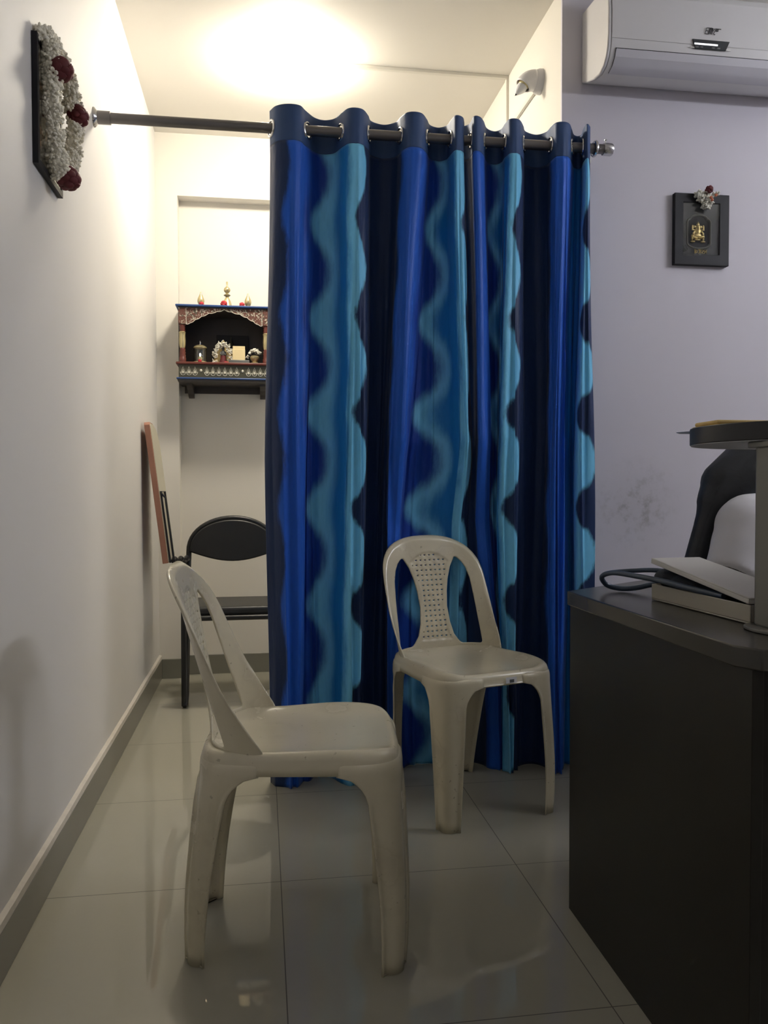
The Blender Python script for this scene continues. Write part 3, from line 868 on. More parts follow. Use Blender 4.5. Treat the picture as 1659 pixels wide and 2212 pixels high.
strand(near, [0.018, 0.019, 0.018, 0.017, 0.018, 0.018, 0.017], 260)
strand(far, [0.018, 0.019, 0.019, 0.018, 0.018, 0.018, 0.017], 260)
strand([gx(2.030, 2.012, -0.004), gx(2.040, 2.034, 0.002), gx(2.075, 2.040, 0.006), gx(2.11, 2.02, 0.012)], [0.015, 0.017, 0.018, 0.017], 90)
o = mb.build('flower_string', 'white_flower', t, angle=180)
o['kind'] = 'stuff'
mb = MB(); rose(mb, gx(2.062, 1.960, 0.036), 0.034); mb.build('red_rose', 'rose', t)
mb = MB(); rose(mb, gx(2.205, 1.915, 0.046), 0.030); mb.build('red_rose', 'rose', t)
mb = MB(); rose(mb, gx(2.130, 1.728, 0.036), 0.034); mb.build('red_rose', 'rose', t)

# ------------------------------------------------------------------ framed deity on the lilac wall
PX0, PX1, PZ0, PZ1, PT = 1.491, 1.704, 1.777, 2.035, 0.022
t = thing('shadow_box_picture', 'black box frame with small gilt deity figure on the lilac wall', 'picture', ((PX0+PX1)/2, YP, PZ0), world=True)
yf = YP-PT
def ring(mb, x0, x1, z0, z1, w, y0, y1):
    mb.box(x0, x1, y0, y1, z0, z0+w); mb.box(x0, x1, y0, y1, z1-w, z1)
    mb.box(x0, x0+w, y0, y1, z0+w, z1-w); mb.box(x1-w, x1, y0, y1, z0+w, z1-w)
mb = MB()
loops = []
for w, y in ((0.0, YP-0.001), (0.0, yf), (0.0325, yf), (0.0325, YP-0.001)):
    loops.append([(PX0+w, y, PZ0+w), (PX1-w*1.15, y, PZ0+w*1.2), (PX1-w*1.15, y, PZ1-w), (PX0+w, y, PZ1-w)])
vs = [v for l in loops for v in l]
fs = [(4*a+k, 4*a+(k+1) % 4, 4*((a+1) % 4)+(k+1) % 4, 4*((a+1) % 4)+k) for a in range(4) for k in range(4)]
mb.add(vs, fs).build('frame', 'frame_black', t, smooth=False, bevel=0.0015)
mx, mz = 1.590, 1.901
def arch(k):
    """outline of the arched window in the mount board"""
    p = []
    w, b, s = 0.0415+k, -0.057-k, 0.038+k*0.6
    for i in range(13):
        a = PI+PI*i/12
        p.append((w*cos(a), b+0.018+(0.018+k*0.3)*sin(a)))
    for i in range(9):
        a = PI/2*i/8
        p.append((w-0.010+0.010*cos(a)-0.002*i/8, s-0.008+0.014*sin(a)))
    for i in range(13):
        a = PI*i/12
        p.append(((w-0.013)*cos(a), s+0.006+0.014*sin(a)))
    for i in range(9):
        a = PI/2*i/8
        p.append((-(w-0.010+0.010*sin(a)-0.002*(8-i)/8), s-0.008+0.014*cos(a)))
    return p
back = MB().box(PX0+0.033, PX1-0.033, YP-0.005, YP-0.002, PZ0+0.033, PZ1-0.033).build('velvet_back', 'recess', t, smooth=False)
# mount board with an arched hole
op = arch(0.0); n = len(op)
x0, x1, z0, z1 = PX0+0.033-mx, PX1-0.033-mx, PZ0+0.033-mz, PZ1-0.033-mz
outer = []
for a, b in op:
    k = max(abs(a)/(x1 if a > 0 else -x0), abs(b)/(z1 if b > 0 else -z0))
    outer.append((a/k, b/k))
vs = [(mx+a, YP-0.012, mz+b) for a, b in outer]+[(mx+a, YP-0.012, mz+b) for a, b in op]+[(mx+a*0.985, YP-0.0055, mz+b*0.985) for a, b in op]
fs = [(i, (i+1) % n, n+(i+1) % n, n+i) for i in range(n)]+[(n+i, n+(i+1) % n, 2*n+(i+1) % n, 2*n+i) for i in range(n)]
for cx_, cz_ in ((x0, z0), (x1, z0), (x1, z1), (x0, z1)):
    i = min(range(n), key=lambda q: (outer[q][0]-cx_)**2+(outer[q][1]-cz_)**2)
    vs[i] = (mx+cx_, YP-0.012, mz+cz_)
MB().add(vs, fs).build('mount_board', 'mat_board', t, smooth=False)
mb = MB()
pr = arch(0.004); mb.tube([(mx+a, YP-0.0122, mz+b) for a, b in pr+pr[:1]], 0.0030, 8)
mb.build('arch_moulding', 'post', t)
MB().box(PX0+0.0335, PX1-0.0335, YP-0.0200, YP-0.0185, PZ0+0.0335, PZ1-0.0335).build('glass_pane', 'glass', t, smooth=False)
fx, fz, fy = mx-0.003, mz-0.009, YP-0.0095          # the gilt relief figure
mb = MB()
B = lambda x, z, rx, rz, ry=0.006, a=0.0: mb.ball((fx+x, fy, fz+z), (rx, ry, rz), 14, 10, Matrix.Rotation(a, 3, 'Y'))
B(0, 0.012, 0.013, 0.017); B(0, -0.006, 0.0155, 0.012, 0.008)                       # chest, belly
B(0.001, 0.033, 0.0085, 0.009, 0.008); B(0.001, 0.043, 0.0065, 0.008); B(0.001, 0.051, 0.0025, 0.005)   # head, crown
B(-0.011, 0.033, 0.005, 0.007, 0.003); B(0.012, 0.033, 0.005, 0.007, 0.003)         # ears
B(-0.012, -0.016, 0.013, 0.006, 0.008, 0.25); B(0.013, -0.013, 0.012, 0.0065, 0.008, -0.5)  # thighs
B(0.019, -0.012, 0.006, 0.009, 0.007); B(0.020, -0.023, 0.004, 0.008)
B(-0.019, -0.009, 0.006, 0.008, 0.007); B(-0.020, -0.020, 0.004, 0.009)
B(-0.018, -0.034, 0.009, 0.0045, 0.006); B(0.019, -0.034, 0.009, 0.0045, 0.006)     # feet
B(0.0, -0.026, 0.012, 0.004, 0.007)
for s in (-1, 1):
    mb.tube([(fx+s*0.012, fy, fz+0.020), (fx+s*0.020, fy-0.002, fz+0.018), (fx+s*0.020, fy-0.002, fz+0.034)], 0.0032, 8)
    mb.tube([(fx+s*0.012, fy-0.004, fz+0.012), (fx+s*0.018, fy-0.006, fz+0.002), (fx+s*0.017, fy-0.008, fz-0.006)], 0.0034, 8)
    mb.ball((fx+s*0.0195, fy-0.002, fz+0.037), 0.0036, 8, 6)
mb.tube([(fx+0.001, fy-0.007, fz+0.031), (fx+0.001, fy-0.010, fz+0.020), (fx-0.004, fy-0.010, fz+0.011), (fx-0.009, fy-0.009, fz+0.010)], [0.0042, 0.0036, 0.003, 0.0022], 8)
mb.v = [(fx+(v[0]-fx)*1.08, fy+(v[1]-fy)*0.72, fz+(v[2]-fz)*0.80) for v in mb.v]
o = mb.build('deity_figure', 'gold', t)
mb = MB()                                   # small gilt inscription: boxy strokes
gx0, gz0, gw = mx-0.016, mz-0.0795, 0.0132
def stroke(*pts):
    mb.tube([(gx0+a*gw, YP-0.0130, gz0+b*0.0140) for a, b in pts], 0.0016, 6)
stroke((0, 0), (0, 1), (0.65, 0.75), (0.7, 0.3), (0, 0)); stroke((0.3, 0.3), (0.3, 0.7))
stroke((1.0, 0.95), (1.75, 0.9)); stroke((1.05, 0.05), (1.35, 0.15), (1.4, 0.9))
stroke((1.75, 0), (1.8, 0.9)); stroke((2.0, 0.9), (2.6, 0.9), (2.1, 0.1), (2.7, 0.05)); stroke((2.3, 0.55), (2.7, 0.6))
stroke((2.95, 0), (2.95, 0.95), (3.45, 0.1), (3.5, 1.0)); stroke((2.95, 0.5), (3.3, 0.5))
mb.build('gilt_inscription', 'gold', t)
mb = MB()                                   # pale scribbles down the left of the mount board
lx = PX0+0.041
for k in range(11):
    z = mz+0.034-k*0.0105
    pts = [(lx+random.uniform(-0.002, 0.003), YP-0.0125, z+random.uniform(-0.003, 0.003)) for _ in range(3)]
    mb.tube(pts, 0.0006, 5)
for cx_, cz_, r in ((lx+0.003, mz-0.058, 0.006), (lx+0.009, mz-0.066, 0.005), (lx+0.001, mz-0.072, 0.004)):
    mb.tube([(cx_+r*cos(2*PI*i/9), YP-0.0125, cz_+r*sin(2*PI*i/9)) for i in range(10)], 0.0006, 5)
mb.build('pale_lettering', 'grey_plastic', t)

t = thing('flower_bunch', 'white flowers with one red bloom on top of the black box frame', 'flowers', (mx+0.006, YP-0.045, PZ1-0.03), world=True)
mb = MB()
for k in range(30):
    a = random.uniform(0, 1); w = random.uniform(-1, 1)
    c = (mx+0.012+w*(0.008+0.034*a), YP-0.032-random.uniform(0, 0.018), PZ1-0.058+0.070*a-abs(w)*0.012*a)
    blossom(mb, c, random.uniform(0.011, 0.015))
mb.ball((mx+0.012, YP-0.032, PZ1-0.020), (0.022, 0.009, 0.026), 12, 8)
mb.build('white_petals', 'pale_flower', t, angle=180)
mb = MB(); rose(mb, (mx+0.018, YP-0.050, PZ1+0.006), 0.0165, 16); mb.build('red_bloom', 'rose', t)
mb = MB()
for c in ((mx+0.019, -0.060, PZ1-0.026), (mx+0.042, -0.054, PZ1-0.014), (mx+0.024, -0.059, PZ1-0.034)): mb.ball((c[0], YP+c[1], c[2]), 0.0055, 8, 6)
mb.build('orange_centre', 'orange', t)

# ------------------------------------------------------------------ air conditioner
AX0, AX1 = 1.142, 2.02
t = thing('air_conditioner', 'white split air conditioner mounted high on the lilac wall', 'air conditioner', ((AX0+AX1)/2, YP, 2.40), world=True)
prof = [(d, z-0.014) for d, z in [(0.0, 2.424), (0.05, 2.404), (0.10, 2.388), (0.150, 2.381), (0.185, 2.391), (0.207, 2.412), (0.219, 2.44), (0.226, 2.48), (0.227, 2.56), (0.222, 2.612), (0.205, 2.638), (0.17, 2.652), (0.0, 2.668)]]
tox = lambda v: Vector((v.z, YP-v.x, v.y))
MB().prism(prof, AX0+0.012, AX1, tox).build('body', 'white_plastic', t, bevel=0.003, angle=30)
sp = [(d+0.0005 if 0 < d else d, z) for d, z in prof]
cap = MB().prism(sp, AX0, AX0+0.0115, tox).build('side_cap', 'white_plastic', t, bevel=0.004, angle=30)
MB().box(AX0-0.0012, AX0+0.002, YP-0.030, YP-0.012, 2.432, 2.482).build('cover_plug', 'white_plastic', cap, bevel=0.005, seg=3)
def face(z):                               # depth of the front at height z
    return float(np.interp(z, [p[1] for p in prof[3:10]], [p[0] for p in prof[3:10]]))
def strip(mb, x0, x1, z0, z1, th, n=8, base=0.0, shear=(0, 0)):
    """a slab that hugs the curved front between two heights"""
    vs = []
    for i in range(n+1):
        z = z0+(z1-z0)*i/n; k = i/n
        for x in (x0+shear[0]*(1-k), x1+shear[1]*(1-k)):
            vs.append((x, YP-face(z)-base, z)); vs.append((x, YP-face(z)-base-th, z))
    fs = []
    for i in range(n):
        a, b = 4*i, 4*i+4
        fs += [(a+1, a+3, b+3, b+1), (a, b, b+2, a+2), (a, a+1, b+1, b), (a+2, b+2, b+3, a+3)]
    fs += [(0, 2, 3, 1), (4*n, 4*n+1, 4*n+3, 4*n+2)]
    mb.add(vs, fs)
mb = MB(); strip(mb, AX0+0.0125, AX1-0.002, 2.452, 2.596, 0.0022)
mb.build('front_panel', 'white_plastic', t, bevel=0.002, angle=20)
mb = MB(); strip(mb, AX0+0.0295, AX1-0.03, 2.3695, 2.424, 0.0012, 14); mb.build('louver_gap', 'ink', t, angle=20)
mb = MB(); strip(mb, AX0+0.031, AX1-0.03, 2.3685, 2.4205, 0.0050, 14); mb.build('louver', 'flap_plastic', t, bevel=0.0012, angle=20)
DX = 1.437
DZ_ = -0.0215
mb = MB(); strip(mb, DX, DX+0.135, 2.459+DZ_, 2.488+DZ_, 0.003, 4, 0.0033, (0.012, -0.012)); disp = mb.build('display', 'dark_panel', t, bevel=0.0008)
mb = MB(); strip(mb, DX+0.008, DX+0.092, 2.4715+DZ_, 2.4765+DZ_, 0.001, 2, 0.006, (0, 0)); mb.build('indicator_bar', 'display_light', disp)
for x in (0.014, 0.030, 0.072, 0.092):
    mb = MB(); strip(mb, DX+x, DX+x+0.010, 2.463+DZ_, 2.467+DZ_, 0.0008, 2, 0.006); mb.build('status_icon', 'grey_plastic', disp)
mb = MB(); strip(mb, DX-0.006, DX+0.141, 2.4615+DZ_, 2.4650+DZ_, 0.0015, 2, 0.0033); mb.build('silver_trim', 'chrome', disp)
mb = MB()                                   # slanted logo lettering
LX, LZ, LU = 1.482, 2.487, 0.0035           # one unit = a tenth of the capital height
def logo(*pts, r=0.0012):
    v = []
    for a, b in pts:
        z = LZ+b*0.0021
        v.append((LX+a*0.00195+b*0.0006, YP-face(z)-0.0045, z))
    mb.tube(v, r, 6)
logo((5.5, 9.8), (0.5, 9.6), (0, 0.3), (5, 0)); logo((0.3, 5.2), (4.4, 5.0))
logo((6.5, 9.7), (6.3, 0.2)); logo((8, 9.6), (8, 0.5), (6.5, 0)); logo((6.5, 9.7), (11, 9.6))
logo((10.2, 9.6), (10.2, 0.2)); logo((12.2, 9.4), (12.6, 4.5), (12.4, 0.1)); logo((15.8, 9.2), (12.8, 4.6)); logo((11.2, 9.5), (12.6, 4.8), r=0.0013)
logo((16.4, 5.0), (15.8, 1.2), (17.5, -0.4), (18.8, 0.2))
logo((18.2, 9.0), (17.6, 6.0)); logo((20.6, 9.0), (20.0, 5.6)); logo((22.8, 9.0), (22.2, 5.5)); logo((17.4, 9.2), (27.0, 9.0)); logo((17.6, 5.6), (23.0, 5.4))
mb.build('logo_lettering', 'ink', t)

# ------------------------------------------------------------------ carved shrine shelf in the niche
SX0, SX1, SYF, SYB = -0.397, 0.045, 4.098, YB+ND
SC = (SX0+SX1)/2
t = thing('shrine', 'carved maroon and blue wooden shrine hung on the alcove back wall', 'shrine', (SC, 4.2, 1.50), world=True)
MB().box(SX0-0.012, SX1+0.012, SYF-0.014, SYB-0.001, 1.852, 1.862).build('roof_board', 'blue_paint', t, bevel=0.003)
MB().box(SX0-0.010, SX1+0.010, SYF-0.012, SYB-0.001, 1.499, 1.508).build('bottom_board', 'blue_paint', t, bevel=0.003)
MB().box(SX0-0.004, SX1+0.004, SYF-0.006, SYB-0.001, 1.490, 1.499).build('under_board', 'dark_wood', t, smooth=False)
MB().box(SX0, SX1, SYF, SYB-0.001, 1.507, 1.571).build('petal_frieze', 'olive_paint', t, smooth=False)
MB().box(SX0-0.012, SX1+0.012, SYF-0.012, SYB-0.001, 1.571, 1.584).build('deck_board', 'maroon', t, bevel=0.004)
MB().box(SX0, SX1, SYB-0.010, SYB-0.001, 1.584, 1.848).build('back_panel', 'dark_wood', t, smooth=False)
for x in (SX0, SX1-0.010): MB().box(x, x+0.010, SYF+0.04, SYB-0.010, 1.584, 1.848).build('side_panel', 'dark_wood', t, smooth=False)
MB().box(SX0+0.0, SX1-0.0, SYF+0.004, SYB-0.010, 1.842, 1.852).build('ceiling_board', 'dark_wood', t, smooth=False)
mb = MB()                                   # silver painted petals along the frieze
for k in range(15):
    x = SX0+0.021+k*(SX1-SX0-0.040)/14; z = 1.519
    if k in (3, 10):
        mb.ball((x, SYF-0.001, z+0.024), (0.006, 0.003, 0.007), 8, 6); continue
    mb.tube([(x-0.011, SYF-0.001, z+0.008), (x, SYF-0.001, z+0.042), (x+0.011, SYF-0.001, z+0.008)], [0.0012, 0.0019, 0.0012], 6)
    mb.tube([(x-0.0055, SYF-0.0015, z+0.010), (x, SYF-0.0015, z+0.028), (x+0.0055, SYF-0.0015, z+0.010)], 0.0016, 6)
    mb.ball((x, SYF-0.001, z+0.014), (0.004, 0.002, 0.007), 8, 6)
    mb.tube([(x-0.0135, SYF-0.001, z+0.016), (x-0.008, SYF-0.001, z+0.003), (x, SYF-0.001, z), (x+0.008, SYF-0.001, z+0.003), (x+0.0135, SYF-0.001, z+0.016)], 0.0013, 6)
mb.build('petal_relief', 'silver_paint', t)
PW = 0.036                                  # capitals and pillars
for x in (SX0, SX1-PW):
    MB().box(x, x+PW, SYF-0.002, SYF+0.034, 1.768, 1.848).build('capital', 'arch_carving', t, smooth=False, bevel=0.002)
    c = (x+PW/2, SYF+0.016, 1.584)
    pil = MB().lathe([(0.001, 0), (0.017, 0), (0.017, 0.022), (0.014, 0.026), (0.0165, 0.033), (0.013, 0.040), (0.0165, 0.047), (0.012, 0.054), (0.015, 0.060), (0.012, 0.066),
                      (0.012, 0.150), (0.0155, 0.156), (0.012, 0.162), (0.0155, 0.168), (0.0125, 0.174), (0.0165, 0.182), (0.001, 0.184)], c, 20).build('pillar', 'maroon', t, angle=60)
    MB().lathe([(0.001, 0.066), (0.0115, 0.067), (0.0155, 0.085), (0.0165, 0.105), (0.0150, 0.128), (0.0150, 0.140), (0.0175, 0.144), (0.0130, 0.150), (0.001, 0.151)], c, 20).build('gilt_vase', 'brass', pil, angle=60)
# scalloped arch
sc = []
ax0, ax1 = SX0+PW, SX1-PW
half = (ax1-ax0)/2
pts = [(0.0, 1.842), (0.035, 1.832), (0.075, 1.822), (0.110, 1.806), (0.140, 1.789), (0.165, 1.773), (half, 1.768)]
for i in range(len(pts)-1):
    (a, b), (c, d) = pts[i], pts[i+1]
    for k in range(6):
        q = k/6
        sc.append((a+(c-a)*q, b+(d-b)*q-0.004*sin(PI*q)))
sc.append(pts[-1])
low = [(SC-a, b) for a, b in reversed(sc)]+[(SC+a, b) for a, b in sc[1:]]
vs = []; fs = []
for a, b in low: vs += [(a, SYF+0.002, b), (a, SYF+0.002, 1.848), (a, SYF+0.012, b), (a, SYF+0.012, 1.848)]
for i in range(len(low)-1):
    p, q = 4*i, 4*i+4
    fs += [(p, q, q+1, p+1), (p+2, p+3, q+3, q+2), (p, p+2, q+2, q)]
arch_o = MB().add(vs, fs).build('arch_panel', 'arch_carving', t, smooth=False)
MB().tube([(a, SYF+0.0015, b+0.001) for a, b in low], 0.0016, 6).tube([(ax0+0.002, SYF+0.001, 1.768), (ax0+0.002, SYF+0.001, 1.847)], 0.0013, 6).tube([(ax1-0.002, SYF+0.001, 1.768), (ax1-0.002, SYF+0.001, 1.847)], 0.0013, 6).build('arch_trim', 'silver_paint', t)
for s in (-1, 1):
    for k in range(22):
        a = random.uniform(0.03, half-0.008)
        zl = float(np.interp(a, [p[0] for p in pts], [p[1] for p in pts]))+0.005
        if zl > 1.843: continue
        z = random.uniform(zl, 1.845); r = random.uniform(0.0025, 0.005); ph = random.uniform(0, 6)
        MB().tube([(SC+s*(a+r*cos(ph+q)*0.8), SYF+0.0012, min(1.846, z+r*sin(ph+q))) for q in np.linspace(0, 4.6, 7)], 0.0008, 5).build('painted_scroll', 'silver_paint', arch_o)
for x in (SX0+0.030, SX1-0.050):            # brackets under the shelf
    prof = [(0, 1.494), (0.15, 1.494), (0.147, 1.480), (0.12, 1.470), (0.09, 1.462), (0.075, 1.452), (0.05, 1.446), (0.03, 1.436), (0.0, 1.430)]
    MB().prism([(SYB-0.001-a, b) for a, b in prof], x, x+0.028, lambda v: Vector((v.z, v.x, v.y))).build('bracket', 'dark_wood', t, smooth=False)
MB().box(SX0+0.01, SX1-0.01, SYB-0.014, SYB-0.001, 1.455, 1.494).build('wall_rail', 'dark_wood', t, smooth=False)
# brass finials on the roof
MB().box(-0.325, -0.030, 4.132, 4.180, 1.862, 1.866).build('finial_plinth', 'olive_paint', t, smooth=False)
def finial(x, prof):
    MB().lathe(prof, (x, 4.156, 1.866), 24).build('finial', 'brass', t, angle=50)
small = [(0.001, 0), (0.014, 0), (0.014, 0.006), (0.010, 0.010), (0.015, 0.017), (0.0175, 0.027), (0.016, 0.038), (0.011, 0.050), (0.005, 0.062), (0.003, 0.068), (0.0035, 0.071), (0.001, 0.074)]
finial(-0.292, small); finial(-0.062, small)
finial(-0.164, [(0.001, 0), (0.027, 0.0), (0.027, 0.006), (0.022, 0.014), (0.018, 0.030), (0.012, 0.043), (0.006, 0.052), (0.016, 0.058), (0.017, 0.061), (0.008, 0.067), (0.006, 0.070), (0.014, 0.078), (0.0165, 0.086), (0.014, 0.095), (0.006, 0.102), (0.0045, 0.106), (0.0045, 0.127), (0.001, 0.128)])
G = 'red flowers on the shrine roof'
def red_flower(x, y, z, r, label, g=G):
    mb = MB(); rose(mb, (0, 0, r*0.6), r, 20)
    o = mb.build('red_flower', 'red_flower'); o.location = (x, y, z)
    tag(o, label, 'flower', g)
red_flower(-0.286, 4.118, 1.862, 0.014, 'crumpled red flower at the foot of the left brass finial')
red_flower(-0.178, 4.112, 1.862, 0.019, 'large red flower before the tall middle brass finial')
red_flower(-0.090, 4.112, 1.862, 0.015, 'small red flower left of the right brass finial')

# things standing in the shrine
DZ = 1.584
t = thing('lantern', 'glass oil lantern with brass cap at the left inside the shrine', 'lantern', (-0.297, 4.150, DZ))
MB().lathe([(0.001, 0), (0.034, 0), (0.034, 0.008), (0.030, 0.010), (0.001, 0.010)], seg=28).build('base', 'brass', t)
MB().lathe([(0.031, 0.011), (0.031, 0.076), (0.029, 0.076), (0.029, 0.011), (0.031, 0.011)], seg=28, caps=False).build('glass_chimney', 'glass', t)
MB().lathe([(0.033, 0.076), (0.033, 0.080), (0.026, 0.086), (0.018, 0.090), (0.010, 0.092), (0.001, 0.092)], seg=28).build('cap', 'brass', t)
MB().tube([(0, 0, 0.090), (0.002, 0, 0.100), (0.0, 0, 0.112)], [0.003, 0.004, 0.0015], 8).build('handle', 'chrome', t)
MB().lathe([(0.001, 0.010), (0.010, 0.010), (0.013, 0.026), (0.010, 0.034), (0.001, 0.034)], seg=20).build('oil_cup', 'brass', t)
MB().ball((0, 0, 0.043), (0.004, 0.004, 0.009), 10, 8).build('flame', 'flame', t)
red_flower(-0.296, 4.108, DZ, 0.0105, 'red flower at the foot of the glass lantern', 'flowers inside the shrine')

t = thing('deity_statue', 'small standing deity statue framed by white flowers inside the shrine', 'statue', (-0.186, 4.175, DZ))
MB().lathe([(0.001, 0), (0.018, 0), (0.020, 0.012), (0.014, 0.03), (0.013, 0.045), (0.001, 0.047)], seg=18).build('robe', 'rose', t)
mb = MB().ball((0, 0, 0.056), (0.012, 0.009, 0.018), 14, 10).ball((0, -0.001, 0.078), (0.0075, 0.0075, 0.009), 12, 8).lathe([(0.008, 0.083), (0.006, 0.092), (0.001, 0.102)], seg=12)
for s in (-1, 1): mb.tube([(s*0.011, -0.002, 0.064), (s*0.014, -0.008, 0.052), (s*0.005, -0.012, 0.050)], 0.0035, 8)
mb.build('figure', 'grey_plastic', t)
MB().prism([(-0.046, 0.0), (0.046, 0.0), (0.044, 0.05), (0.030, 0.09), (0.0, 0.128), (-0.030, 0.09), (-0.044, 0.05)], 0.014, 0.022, lambda v: Vector((v.x, v.z, v.y))).build('arched_back', 'gold', t)
t = thing('flower_garland', 'arched white jasmine garland around the deity statue in the shrine', 'garland', (-0.186, 4.160, DZ))
mb = MB()
for k in range(120):
    q = random.uniform(-1, 1)
    x = 0.036*math.sin(q*1.9)*(1.0 if abs(q) < 0.8 else 1.0); z = 0.106-0.098*abs(q)**1.5
    x = np.sign(q)*0.040*min(1, abs(q)*1.35)**0.8
    blossom(mb, (x+random.gauss(0, 0.006), random.uniform(-0.010, 0.006), max(0.006, z+random.gauss(0, 0.004))), random.uniform(0.005, 0.0085))
o = mb.build('blossoms', 'pale_flower', t, angle=180); o['kind'] = 'stuff'

t = thing('calendar_block', 'cream paper block standing on a grey box inside the shrine', 'paper block', (-0.108, 4.150, DZ))
MB().box(-0.031, 0.031, -0.006, 0.022, 0.020, 0.074).build('paper_pad', 'cream_card', t, bevel=0.001)
MB().box(-0.030, 0.030, -0.001, 0.022, 0.074, 0.091).build('backing_card', 'cream_card', t, bevel=0.001)
MB().box(-0.050, 0.052, -0.020, 0.040, 0.0, 0.020).build('grey_box', 'grey_plastic', t, bevel=0.003)
tag(MB().box(-0.178, -0.158, 4.102, 4.130, DZ, DZ+0.006).build('match_box', 'red_flower', smooth=False, bevel=0.001),
    'small red and white matchbox lying before the statue in the shrine', 'matchbox')
mbx = bpy.data.objects['match_box']
lb = MB().box(-0.175, -0.161, 4.105, 4.115, DZ+0.006, DZ+0.0066).build('white_label', 'white_card', mbx)
t = thing('flower_pot', 'brass pot of white flowers at the right inside the shrine', 'flower pot', (-0.030, 4.140, DZ))
MB().lathe([(0.001, 0), (0.018, 0), (0.020, 0.006), (0.012, 0.012), (0.022, 0.026), (0.024, 0.036), (0.018, 0.042), (0.001, 0.042)], seg=20).build('pot', 'brass', t, angle=50)
mb = MB()
for k in range(46):
    a = random.uniform(0, 2*PI); b = random.uniform(0.0, 1.25)
    blossom(mb, (0.030*sin(b)*cos(a), 0.024*sin(b)*sin(a), 0.045+0.028*cos(b)), random.uniform(0.006, 0.009))
for k in range(6): blossom(mb, (-0.034+random.uniform(-0.012, 0.006), random.uniform(-0.01, 0.01), 0.040+random.uniform(-0.008, 0.006)), 0.007)
o = mb.build('blossoms', 'pale_flower', t, angle=180); o['kind'] = 'stuff'
tg = thing('deity_picture', 'dim dark devotional picture leaning at the back of the shrine', 'picture', (-0.150, SYB-0.030, DZ))
MB().box(-0.075, 0.085, 0.0, 0.012, 0.0, 0.170).build('frame', 'frame_black', tg, smooth=False)
MB().lathe([(0.020, 0.105), (0.012, 0.125), (0.004, 0.142), (0.001, 0.160)], (0.0, -0.004, 0.0), 12).build('crown_relief', 'olive_paint', tg)

# ------------------------------------------------------------------ desk
DT = 0.735
t = thing('desk', 'dark brown wooden desk at the right with a chamfered top', 'desk', (0.9, 1.45, 0), world=True)
top = [(0.665, 1.711), (0.668, 1.075), (0.690, 1.040), (1.06, 1.028), (1.06, 1.976)]
MB().prism(list(top), DT-0.031, DT).build('desk_top', 'desk_top', t, bevel=0.0025)
MB().box(0.690, 0.708, 1.052, 1.757, 0.0, DT-0.031, lambda v: Vector((v.x-0.010*(1.757-v.y), v.y, v.z))).build('front_panel', 'desk_brown', t, smooth=False, bevel=0.001)
MB().box(0.720, 1.05, 1.095, 1.113, 0.0, DT-0.031).build('end_panel', 'desk_brown', t, smooth=False)
MB().box(0.0, 0.42, 0.0, 0.016, 0.0, DT-0.031, lambda v: Vector((0.706+v.x*0.83-v.y*0.55, 1.735+v.x*0.55+v.y*0.83-0.02, v.z))).build('end_panel', 'desk_brown', t, smooth=False)

# raised side shelf on a flat post
t = thing('desk_riser', 'round ended black brown shelf raised on a grey post over the desk', 'shelf', (0.9, 1.26, DT), world=True)
RZ0, RZ1 = 1.035, 1.0655
pl = []
for i in range(25):
    a = PI/2+PI*i/24
    pl.append((0.906+0.170*cos(a), 1.280+0.170*sin(a)))
pl = [(1.45, 1.45)]+pl+[(1.45, 1.11)]
MB().prism(pl, RZ0+0.0012, RZ1).build('shelf_board', 'shelf_dark', t, bevel=0.0015, angle=30)
pl2 = []
for i in range(25):
    a = PI/2+PI*i/24
    pl2.append((0.906+0.1685*cos(a), 1.280+0.1685*sin(a)))
MB().prism([(1.4485, 1.4485)]+pl2+[(1.4485, 1.1115)], RZ0, RZ0+0.0015).build('underside', 'shelf_under', t, smooth=False)
MB().box(0.780, 0.925, 1.150, 1.203, DT+0.004, RZ0-0.006).build('post', 'post', t, bevel=0.006, seg=3)
fl = []
for i in range(25): fl.append((0.788+0.030*cos(PI/2+PI*i/24), 1.172+0.050*sin(PI/2+PI*i/24)))
for i in range(25): fl.append((0.945+0.030*cos(-PI/2+PI*i/24), 1.172+0.050*sin(-PI/2+PI*i/24)))
MB().prism(fl, DT+0.0005, DT+0.006).build('base_flange', 'post', t, bevel=0.0015)
MB().box(0.775, 1.0, 1.140, 1.215, RZ0-0.010, RZ0-0.0005).build('top_bracket', 'post', t, bevel=0.002)
for x, y in ((0.79, 1.138), (0.83, 1.134), (0.87, 1.134)): MB().ball((x, y, DT+0.007), (0.006, 0.006, 0.003), 10, 6).build('screw', 'chrome', t)

fy = MB()                                   # folded mustard cloth lying on the raised shelf
for k in range(2): fy.box(0.800+0.005*k, 0.97-0.004*k, 1.35+0.003*k, 1.435-0.003*k, RZ1+0.008*k+0.0015, RZ1+0.008*k+0.0095)
tag(fy.build('folded_cloth', 'yellow', bevel=0.0038, seg=3), 'folded mustard yellow cloth lying on the raised round ended shelf', 'cloth')
tag(MB().prism([(0.780, 1.452), (0.800, 1.40), (0.99, 1.38), (0.99, 1.475), (0.80, 1.478)], RZ1+0.0002, RZ1+0.0013).build('folder', 'blue_sheet', smooth=False),
    'blue plastic folder sticking out from under the yellow cloth', 'folder')

